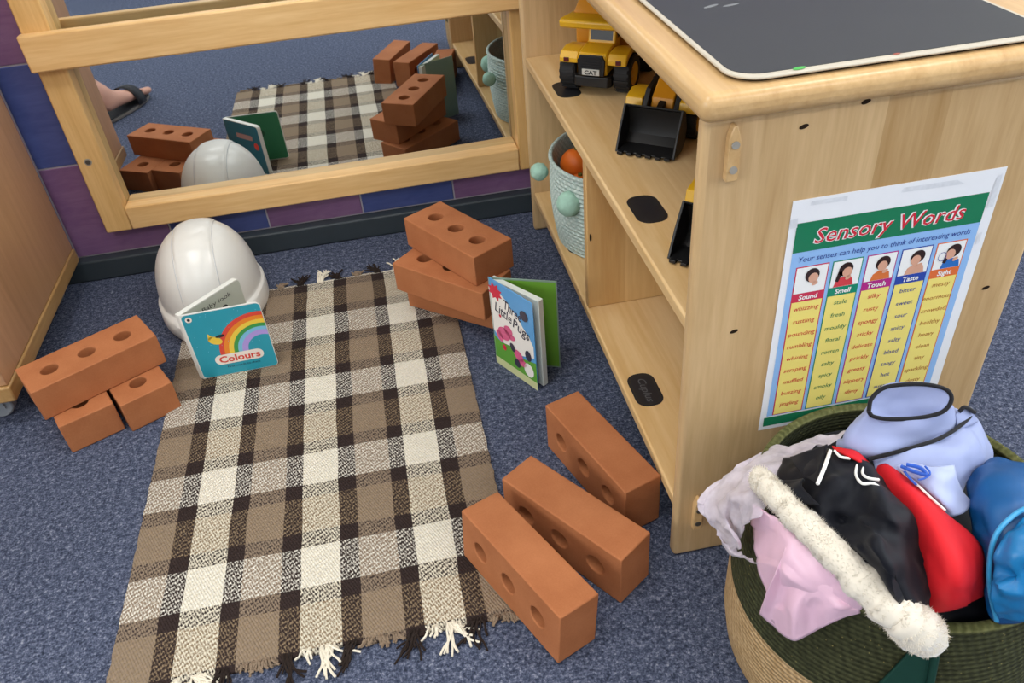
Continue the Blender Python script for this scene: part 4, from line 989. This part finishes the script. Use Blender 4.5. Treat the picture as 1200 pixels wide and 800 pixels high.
def loader(loc, rz, label):
    r = empty('wheel_loader', loc, rz, label, 'toy loader')
    w = 0.086; X = PM
    # bucket (opens toward local -y)
    prof_o = [(-0.094, 0.002), (-0.060, 0.001), (-0.046, 0.012), (-0.042, 0.032), (-0.050, 0.056), (-0.060, 0.062)]
    prof_i = [(-0.060, 0.059), (-0.052, 0.054), (-0.0455, 0.032), (-0.049, 0.014), (-0.061, 0.0045), (-0.094, 0.0045)]
    bk_ = MB().prism(prof_o + prof_i, -w / 2, w / 2, X)
    side = [(-0.094, 0.002), (-0.060, 0.001), (-0.046, 0.012), (-0.042, 0.032), (-0.050, 0.056), (-0.060, 0.062), (-0.078, 0.034)]
    for sx in (-1, 1): bk_.prism(side, sx * w / 2 - 0.0018, sx * w / 2 + 0.0018, X)
    bo = bk_.build('bucket', M_BLK, r, 30, 0.0008)
    for i in range(6):
        x = -w / 2 + w * (i + 0.5) / 6
        MB().box(x - 0.004, x + 0.004, -0.099, -0.092, 0.001, 0.005).build('bucket_tooth', M_BLK, bo, 30, 0.0006)
    for sx in (-1, 1):
        MB().prism([(-0.0400, 0.028), (-0.0425, 0.040), (-0.016, 0.070), (0.030, 0.078), (0.030, 0.066), (-0.010, 0.058), (-0.037, 0.027)], sx * 0.024 - 0.004, sx * 0.024 + 0.004, X).build('lift_arm', M_BLK, r, 30, 0.001)
    MB().prism([(-0.0420, 0.042), (-0.0440, 0.049), (0.020, 0.072), (0.020, 0.062)], -0.005, 0.005, X).build('tilt_ram', M_BLK, r, 30, 0.001)
    MB().prism([(-0.028, 0.034), (0.030, 0.034), (0.030, 0.082), (0.006, 0.080), (-0.022, 0.060)], -0.017, 0.017, X).build('front_frame', M_YEL2, r, 30, 0.002)
    MB().box(-0.020, 0.020, -0.02, 0.115, 0.020, 0.034).build('chassis', M_BLK, r, 30, 0.002)
    for sx in (-1, 1):
        wheel('wheel', r, sx * 0.040, -0.005, 0.026, 0.024, sx); wheel('wheel', r, sx * 0.040, 0.085, 0.026, 0.024, sx)
        MB().prism([(-0.034, 0.046), (-0.030, 0.060), (-0.006, 0.066), (0.022, 0.060), (0.028, 0.046), (0.020, 0.054), (-0.006, 0.0585), (-0.026, 0.053)], sx * 0.041 - 0.013, sx * 0.041 + 0.013, X).build('mudguard', M_YEL, r, 30, 0.001)
    cab = MB().box(-0.024, 0.024, 0.020, 0.062, 0.060, 0.118).build('cab', M_BLK, r, 30, 0.003)
    MB().box(-0.020, 0.020, 0.0188, 0.0199, 0.082, 0.112).build('cab_window', M_GLASS, cab)
    MB().box(-0.028, 0.028, 0.016, 0.066, 0.1182, 0.124).build('cab_roof', M_YEL, cab, 30, 0.002)
    MB().prism([(0.063, 0.034), (0.125, 0.034), (0.128, 0.060), (0.120, 0.076), (0.063, 0.082)], -0.026, 0.026, X).build('engine_cover', M_YEL, r, 30, 0.003)
    return r
loader((0.1400, 0.4765, ZM + 0.0008), -0.68, 'black and yellow toy loader next to the dump truck, its whole bucket in view')
loader((0.1205, 0.1680, ZM + 0.0008), -0.80, 'black and yellow toy loader mostly hidden behind the near end panel of the shelf')

# ------------------------------------------------------------------ green and jute basket with dressing-up clothes
BCX, BCY = 0.172, -0.166
def weave_mat(name, a, b, spec_gold=False):
    t = NT(name, 0.85, 0.2); o = t.obj(); x, y, z = t.sep(o)
    ang = t.math('ARCTAN2', y, x)
    row = t.math('MULTIPLY', z, 1 / 0.0062)
    s = t.math('SINE', t.math('MULTIPLY', row, 2 * PI)); k = t.math('SINE', t.math('ADD', t.math('MULTIPLY', ang, 120.0), t.math('MULTIPLY', t.math('FLOOR', row), 1.6)))
    h = t.math('ADD', t.math('MULTIPLY', s, 0.7), t.math('MULTIPLY', k, 0.5))
    n = t.noise(o, 160, 3)
    c = t.ramp(t.math('ADD', t.math('MULTIPLY', h, 0.16), n), [(0.3, lin(a)), (0.72, lin(b))])
    if spec_gold:
        v = t.node('ShaderNodeTexVoronoi'); t.put(v.inputs['Vector'], o); v.inputs['Scale'].default_value = 210
        sp = t.math('LESS_THAN', v.outputs['Distance'], 0.16)
        wn = t.node('ShaderNodeTexWhiteNoise', noise_dimensions='3D'); t.put(wn.inputs['Vector'], v.outputs['Position'])
        sp = t.math('MULTIPLY', sp, t.math('GREATER_THAN', wn.outputs['Value'], 0.80))
        c = t.mix(t.math('MULTIPLY', sp, 0.55), c, lin('a89a5c'))
    t.color(c); t.bump(t.math('ADD', h, n), 0.5, 0.0018)
    return t.m
M_OLIVE = weave_mat('olive_woven_seagrass', '2c2e1c', '46482f', True); M_JUTE = weave_mat('natural_woven_jute', 'a4855c', 'c3a57c'); M_RIMG = weave_mat('olive_rim', '4a4c2a', '6e6f47', True)
gb = empty('storage_basket', (BCX, BCY, 0), 0, 'big round woven basket, olive green over natural jute, full of dressing-up clothes', 'basket')
def gprof(z): 
    pts = [(0, 0.146), (0.015, 0.155), (0.05, 0.1600), (0.10, 0.1600), (0.15, 0.1565), (0.20, 0.1495), (0.245, 0.1430)]
    for (a, ra), (b, rb) in zip(pts, pts[1:]):
        if z <= b: return ra + (rb - ra) * (z - a) / (b - a)
    return pts[-1][1]
NB = 96; SPLIT = 0.120
def wall_prof(z0, z1, n): return [(gprof(z0 + (z1 - z0) * i / n), z0 + (z1 - z0) * i / n) for i in range(n + 1)]
MB().lathe([(0.0005, 0.0008)] + [(0.146, 0.0008)] + wall_prof(0.004, SPLIT, 20) + [(gprof(SPLIT) - 0.006, SPLIT), (0.138, 0.010), (0.0005, 0.010)], NB).build('jute_base', M_JUTE, gb, 40)
MB().lathe(wall_prof(SPLIT + 0.0002, 0.238, 26) + [(0.1375, 0.238), (0.1445, 0.20), (0.1525, 0.12), (gprof(SPLIT) - 0.0055, SPLIT + 0.0002)], NB, None, True).build('green_wall', M_OLIVE, gb, 40)
MB().lathe([(0.1410 + 0.0052 * math.cos(a), 0.2420 + 0.0052 * math.sin(a)) for a in [2 * PI * i / 10 for i in range(10)]], NB, None, True).build('rolled_rim', M_RIMG, gb, 60)
M_STRAP = plain('dark_green_webbing', '103a30', 0.7, 0.3, 0.1, 120, 0.2)
def strap(phi):
    d = Vector((math.cos(phi), math.sin(phi), 0)); tn = Vector((-d.y, d.x, 0))
    def P(x, z, lift): q_ = d * math.sqrt(max(gprof(z) ** 2 - x * x, 0)) + tn * x; q_ = q_ * ((q_.length + lift) / q_.length); return (q_.x, q_.y, z)
    rows = [[P(a + (b - a) * k / 4, z, l) for k in range(5)] for z, a, b, l in ((0.236, -0.004, 0.008, 0.004), (0.21, -0.012, 0.010, 0.005), (0.18, -0.022, 0.012, 0.006), (0.15, -0.032, 0.013, 0.006), (0.128, -0.038, 0.014, 0.005))]
    o = cloth('strap_handle', rows, M_STRAP, gb, 4, amp=0.0, thick=0.003)
    MB().tube([P(x, z, 0.009) for x, z in ((0.008, 0.236), (0.011, 0.20), (0.0135, 0.16), (0.0145, 0.128))], 0.0034, 8).build('strap_edge', M_STRAP, o, 60)
strap(math.radians(-114)); strap(math.radians(66))

def fabric(name, hexc, rough=0.6, sheen=0.3, spec=0.3, var=0.06, weave=1500):
    t = NT(name, rough, spec); o = t.obj(); c = lin(hexc)
    f = t.noise(o, 60, 3)
    lo = tuple(x * (1 - var) for x in c[:3]) + (1,); hi = tuple(min(1, x * (1 + var)) for x in c[:3]) + (1,)
    t.color(t.mix(f, lo, hi)); t.b.inputs['Sheen Weight'].default_value = sheen
    t.bump(t.noise(o, weave, 2), 0.12, 0.0004)
    return t.m
M_PINK = fabric('pink_satin', 'ecc3d8', 0.36, 0.1, 0.5); M_FUR = fabric('white_fur', 'e0d8ca', 0.95, 0.6, 0.1); M_BLACK = fabric('black_cloth', '080b16', 0.6, 0.05, 0.22); M_REDC = fabric('red_cloth', 'cf1f28', 0.65, 0.0, 0.2)
M_PALE_B = fabric('pale_blue_cloth', '98a3cc', 0.6, 0.1, 0.3); M_TRIM = fabric('black_trim', '17171c', 0.7, 0.1, 0.2); M_SATIN = fabric('blue_satin', '08508a', 0.45, 0.0, 0.4); M_SATIN_L = fabric('mid_blue_satin', '1272ae', 0.36, 0.0, 0.5); M_SATIN_T = fabric('light_blue_piping', '2f96cc', 0.35, 0.15, 0.5)
M_WHITE_C = fabric('white_piping', 'ecebe8', 0.7, 0.2, 0.2); M_PAT = fabric('blue_print', '2f5cc0', 0.6, 0.1, 0.3)
def tulle():
    t = NT('sheer_tulle', 0.7, 0.2); t.color(lin('e8deea')); o = t.obj()
    tr = t.node('ShaderNodeBsdfTransparent'); mx = t.node('ShaderNodeMixShader')
    n = t.noise(o, 45, 3)
    t.put(mx.inputs[0], t.math('ADD', 0.12, t.math('MULTIPLY', n, 0.62)))
    t.l.new(tr.outputs[0], mx.inputs[1]); t.l.new(t.b.outputs[0], mx.inputs[2])
    t.l.new(mx.outputs[0], t.n['Material Output'].inputs['Surface'])
    t.b.inputs['Sheen Weight'].default_value = 0.4
    return t.m
M_TULLE = tulle()

g = empty('dark_garment', (BCX, BCY, 0.012), 0, 'black cloth filling the green basket beneath the other clothes', 'clothes')
mb = MB(); v = []; NRr, NAa = 26, 72
for j in range(NRr + 1):
    r = 0.1325 * j / NRr
    for i in range(NAa):
        a = 2 * PI * i / NAa; x, y = r * math.cos(a), r * math.sin(a)
        z = 0.205 + 0.045 * (1 - (j / NRr) ** 2) + 0.007 * noise.noise(Vector((x * 22, y * 22, 1)))
        v.append((x, y, z))
f = [(j * NAa + i, j * NAa + (i + 1) % NAa, (j + 1) * NAa + (i + 1) % NAa, (j + 1) * NAa + i) for j in range(NRr) for i in range(NAa)]
b0 = len(v); v += [(0.1325 * math.cos(2 * PI * i / NAa), 0.1325 * math.sin(2 * PI * i / NAa), 0.0) for i in range(NAa)]
f += [(NRr * NAa + i, NRr * NAa + (i + 1) % NAa, b0 + (i + 1) % NAa, b0 + i) for i in range(NAa)] + [tuple(range(b0 + NAa - 1, b0 - 1, -1))]
mb.add(v, f); mb.build('folded_cloth', M_BLACK, g, 80)

pd = empty('pink_costume', (0, 0, 0), 0, 'pale pink satin costume with white fur trim hanging over the front of the green basket', 'clothes')
cloth('skirt', CLOTH['pink_skirt'], M_PINK, pd, 10, amp=0.003, freq=36, seed=1.0, aniso=(1, 1, 0.35))
cloth('fold', CLOTH['pink_fold'], M_PINK, pd, 10, amp=0.0022, freq=40, seed=4.0, aniso=(1, 1, 0.4))
fp = catmull(CLOTH['fur'], 8); nf = len(fp)
fr = [0.0105 + 0.0095 * (i / (nf - 1)) ** 1.6 for i in range(nf)]; fr[-1] = 0.013
fr = [r * (1 + 0.22 * noise.noise(Vector((i * 0.35, 2.0, 0)))) for i, r in enumerate(fr)]
fp = [p + Vector((noise.noise(Vector((i * 0.3, 0, 5))), noise.noise(Vector((i * 0.3, 4, 5))), 0)) * 0.0035 for i, p in enumerate(fp)]
mb = MB().tube(fp, fr, 20)
mb.v = [tuple(Vector(p) + Vector((noise.noise(Vector(p) * 140), noise.noise(Vector(p) * 140 + Vector((7, 0, 0))), noise.noise(Vector(p) * 140 + Vector((0, 9, 0))))) * 0.0022) for p in mb.v]
fur = mb.build('fur_trim', M_FUR, pd, 180)
rr = random.Random(11); hb_ = MB()
for k in range(9000):
    i = rr.uniform(0, nf - 1.001); i0 = int(i); u = i - i0
    p = fp[i0].lerp(fp[i0 + 1], u); t_ = (fp[i0 + 1] - fp[i0]).normalized(); rad = fr[i0] * (1 - u) + fr[i0 + 1] * u
    a = t_.cross(Vector((0, 0, 1))).normalized(); b = t_.cross(a); th = rr.uniform(0, 2 * PI)
    nrm = a * math.cos(th) + b * math.sin(th); s0 = p + nrm * (rad * 0.93)
    dr = (nrm + t_ * rr.uniform(-0.7, 0.7) + (a * rr.uniform(-0.6, 0.6)) + (b * rr.uniform(-0.6, 0.6))).normalized(); ln = rr.uniform(0.002, 0.0048)
    sd = t_.cross(dr).normalized() * 0.00045
    hb_.add([tuple(s0 - sd), tuple(s0 + sd), tuple(s0 + dr * ln)], [(0, 1, 2)])
h = hb_.build('fur_pile', M_FUR, fur, None); h['kind'] = 'stuff'

vl = empty('sheer_veil', (0, 0, 0), 0, 'sheer white tulle hanging over the left rim of the green basket', 'clothes')
cloth('veil', CLOTH['veil'], M_TULLE, vl, 10, amp=0.006, freq=45, seed=2.0, thick=0.0004)
jk = empty('black_jacket', (0, 0, 0), 0, 'black costume jacket with white piping and a white badge outline in the green basket', 'clothes')
cloth('jacket_body', CLOTH['jacket'], M_BLACK, jk, 10, amp=0.006, freq=30, seed=3.0, thick=0.002)
cloth('collar_flap', CLOTH['jacket_flap_a'], M_BLACK, jk, 8, amp=0.0015, freq=40, seed=5.0, thick=0.002)
cloth('collar_flap', CLOTH['jacket_flap_b'], M_BLACK, jk, 8, amp=0.0015, freq=40, seed=6.0, thick=0.002)
cord('white_piping', CLOTH['piping'], 0.0017, M_WHITE_C, jk)
for k in 'abc': cord('badge_outline', CLOTH['badge_' + k], 0.0013, M_WHITE_C, jk)
rd = empty('red_garment', (0, 0, 0), 0, 'bright red cloth garment between the black jacket and the blue satin in the green basket', 'clothes')
cloth('red_cloth', CLOTH['red'], M_REDC, rd, 10, amp=0.0035, freq=24, seed=8.0, thick=0.002, aniso=(1, 0.5, 0.5))
cloth('red_collar', CLOTH['red_collar'], M_REDC, rd, 8, amp=0.0008, freq=40, seed=9.0, thick=0.002)
cord('edge_piping', CLOTH['red_edge'], 0.0011, M_WHITE_C, rd)
db = empty('pale_blue_dress', (0, 0, 0), 0, 'pale blue dress with black edging heaped at the back of the green basket', 'clothes')
cloth('rolled_bodice', CLOTH['blue_loop'], M_PALE_B, db, 8, True, amp=0.005, freq=22, seed=10.0)
cloth('skirt', CLOTH['blue_skirt'], M_PALE_B, db, 10, amp=0.006, freq=24, seed=11.0)
cloth('inner_fold', CLOTH['blue_under'], M_PALE_B, db, 8, amp=0.001, freq=30, seed=12.0)
ringp = [Vector(p) for p in CLOTH['blue_loop'][0]]; cen = sum(ringp, Vector()) / len(ringp)
lin_rows = [[tuple(p.lerp(cen, k) + Vector((0, 0, -dz))) for p in ringp] for k, dz in ((0.02, 0.002), (0.25, 0.012), (0.6, 0.018), (0.97, 0.020))]
cloth('lining', lin_rows, M_PALE_B, db, 8, True, amp=0.002, freq=40, seed=21.0)
MB().tube(catmull(CLOTH['blue_loop'][0] + [CLOTH['blue_loop'][0][0]], 8), 0.0020, 8).build('black_edging', M_TRIM, db, 60)
cord('black_edging', CLOTH['trim_skirt'], 0.0020, M_TRIM, db, 8); cord('black_edging', CLOTH['trim_under'], 0.0020, M_TRIM, db, 8)
pc = empty('patterned_cloth', (0, 0, 0), 0, 'small icy blue cloth with dark blue loops between red garment and pale blue dress', 'clothes')
cloth('cloth', CLOTH['pattern_cloth'], fabric('icy_blue_cloth', 'a9b4dc', 0.5, 0.2, 0.4), pc, 8, amp=0.002, freq=40, seed=13.0)
for k, r_ in (('pat1', 0.0017), ('pat2', 0.0009), ('pat3', 0.0012)): cord('blue_loop', CLOTH[k], r_, M_PAT, pc)
sb = empty('blue_satin_costume', (0, 0, 0), 0, 'bright blue satin costume with light blue piping at the right of the green basket', 'clothes')
cloth('satin_folds', CLOTH['satin'], M_SATIN, sb, 10, amp=0.005, freq=26, seed=15.0, thick=0.0015)
cord('light_piping', CLOTH['satin_trim'], 0.0022, M_SATIN_T, sb, 8)
cloth('lower_frill', CLOTH['satin_lower'], M_SATIN_L, sb, 10, amp=0.0075, freq=42, seed=17.0, thick=0.0015)

# ------------------------------------------------------------------ person whose foot shows in the mirror
M_SKIN = plain('skin', 'cf9c88', 0.5, 0.4, 0.06, 30); M_SANDAL = plain('black_sandal', '24252a', 0.6, 0.3, 0.1); M_SOLE = plain('sandal_sole', '6f6a68', 0.7, 0.2, 0.08)
M_TROU = plain('navy_trousers', '2a3144', 0.85, 0.2, 0.1)
ps = empty('person', (-1.117, 0.081, 0), -1.22, 'person whose bare foot in a black strapped sandal shows in the mirror', 'person')
def skin_body(name, verts, edges, rad, mat, parent, root=0, sub=2):
    me = bpy.data.meshes.new(name); me.from_pydata(verts, edges, []); me.update()
    o = bpy.data.objects.new(name, me); COL.objects.link(o); o.parent = parent
    m = o.modifiers.new('skin', 'SKIN'); m.use_smooth_shade = True
    sv = me.skin_vertices[0].data
    for i, r in enumerate(rad): sv[i].radius = r if isinstance(r, tuple) else (r, r)
    sv[root].use_root = True
    s = o.modifiers.new('sub', 'SUBSURF'); s.levels = sub; s.render_levels = sub
    me.materials.append(mat)
    return o
V = [(-0.055, -0.150, 0.44), (-0.036, -0.095, 0.30), (-0.014, -0.036, 0.16), (0.005, 0, 0.085), (-0.02, 0, 0.048), (0.055, 0.004, 0.058), (0.115, 0.006, 0.045), (0.165, 0.004, 0.034),
     (0.205, 0.030, 0.031), (0.228, 0.033, 0.030), (0.205, 0.010, 0.029), (0.224, 0.011, 0.027), (0.200, -0.008, 0.028), (0.217, -0.008, 0.026), (0.192, -0.024, 0.027), (0.206, -0.025, 0.026), (0.180, -0.038, 0.027), (0.193, -0.040, 0.026)]
E_ = [(0, 1), (1, 2), (2, 3), (3, 4), (3, 5), (5, 6), (6, 7), (7, 8), (8, 9), (7, 10), (10, 11), (7, 12), (12, 13), (7, 14), (14, 15), (7, 16), (16, 17)]
Rr = [0.05, 0.055, 0.040, 0.034, 0.030, (0.034, 0.030), (0.040, 0.024), (0.040, 0.016), 0.013, 0.011, 0.010, 0.0085, 0.0095, 0.008, 0.009, 0.0075, 0.0085, 0.007]
foot = skin_body('lower_leg_and_foot', V, E_, Rr, M_SKIN, ps, 3)
outl = []
for i in range(28):
    a = 2 * PI * i / 28; x = 0.095 + 0.145 * math.cos(a); w_ = 0.036 + 0.012 * (0.5 + 0.5 * math.cos(a)) 
    outl.append((x, w_ * math.sin(a) + 0.002))
sole = MB().prism(outl, 0.001, 0.012).build('sandal_sole', M_SOLE, ps, 30, 0.003); tag(sole, None)
MB().prism([(p[0], p[1] * 0.98) for p in outl], 0.0121, 0.0155).build('sandal_insole', M_SANDAL, ps, 30, 0.001)
def strap_arc(x, w, h, wd):
    v = []; f = []
    for i in range(17):
        a = PI * i / 16; v += [(x - wd / 2, w * math.cos(a), 0.012 + h * math.sin(a) ** 0.8), (x + wd / 2, w * math.cos(a) , 0.012 + (h - 0.004) * math.sin(a) ** 0.8)]
    for i in range(16): f.append((2 * i, 2 * i + 1, 2 * i + 3, 2 * i + 2))
    o = MB().add(v, f).build('sandal_strap', M_SANDAL, ps, 60); m = o.modifiers.new('t', 'SOLIDIFY'); m.thickness = 0.003
strap_arc(0.142, 0.048, 0.060, 0.042)
MB().tube([(-0.027, -0.070, 0.235), (-0.036, -0.095, 0.30), (-0.046, -0.122, 0.37), (-0.056, -0.152, 0.445)], [0.070, 0.068, 0.067, 0.067], 28).build('trouser_hem', M_TROU, ps, 40)

# ------------------------------------------------------------------ chair behind the camera, its runners show in the upper mirror
M_CHR = plain('black_chair_tube', '1f2024', 0.4, 0.5, 0.05); M_SEATB = plain('blue_chair_seat', '2d4f8c', 0.5, 0.4, 0.05)
ch = empty('chair', (-1.12, -1.78, 0), 0.25, 'blue plastic chair on black tube runners, behind the camera', 'chair')
for sx in (-0.19, 0.19):
    cord('leg', [(sx, 0.20, 0.43), (sx, 0.215, 0.22), (sx, 0.22, 0.03), (sx, 0.19, 0.0092), (sx, 0.0, 0.0090), (sx, -0.19, 0.0092), (sx, -0.22, 0.03), (sx, -0.20, 0.22), (sx, -0.18, 0.43)], 0.008, M_CHR, ch, 10)
MB().tube([(-0.19, 0.19, 0.0125), (0.19, 0.19, 0.0125)], 0.010, 10).build('cross_bar', M_CHR, ch, 60)
cloth('seat', [[(-0.21, 0.21, 0.445), (0, 0.22, 0.435), (0.21, 0.21, 0.445)], [(-0.21, 0.0, 0.450), (0, 0.0, 0.440), (0.21, 0.0, 0.450)], [(-0.20, -0.18, 0.458), (0, -0.18, 0.450), (0.20, -0.18, 0.458)]], M_SEATB, ch, 6, amp=0.0, thick=0.008)
cloth('backrest', [[(-0.19, -0.215, 0.52), (0, -0.230, 0.52), (0.19, -0.215, 0.52)], [(-0.20, -0.24, 0.66), (0, -0.265, 0.66), (0.20, -0.24, 0.66)], [(-0.18, -0.26, 0.80), (0, -0.28, 0.82), (0.18, -0.26, 0.80)]], M_SEATB, ch, 6, amp=0.0, thick=0.008)
for sx in (-0.19, 0.19): cord('back_upright', [(sx, -0.18, 0.43), (sx, -0.225, 0.52), (sx * 0.95, -0.235, 0.66)], 0.010, M_CHR, ch, 8)
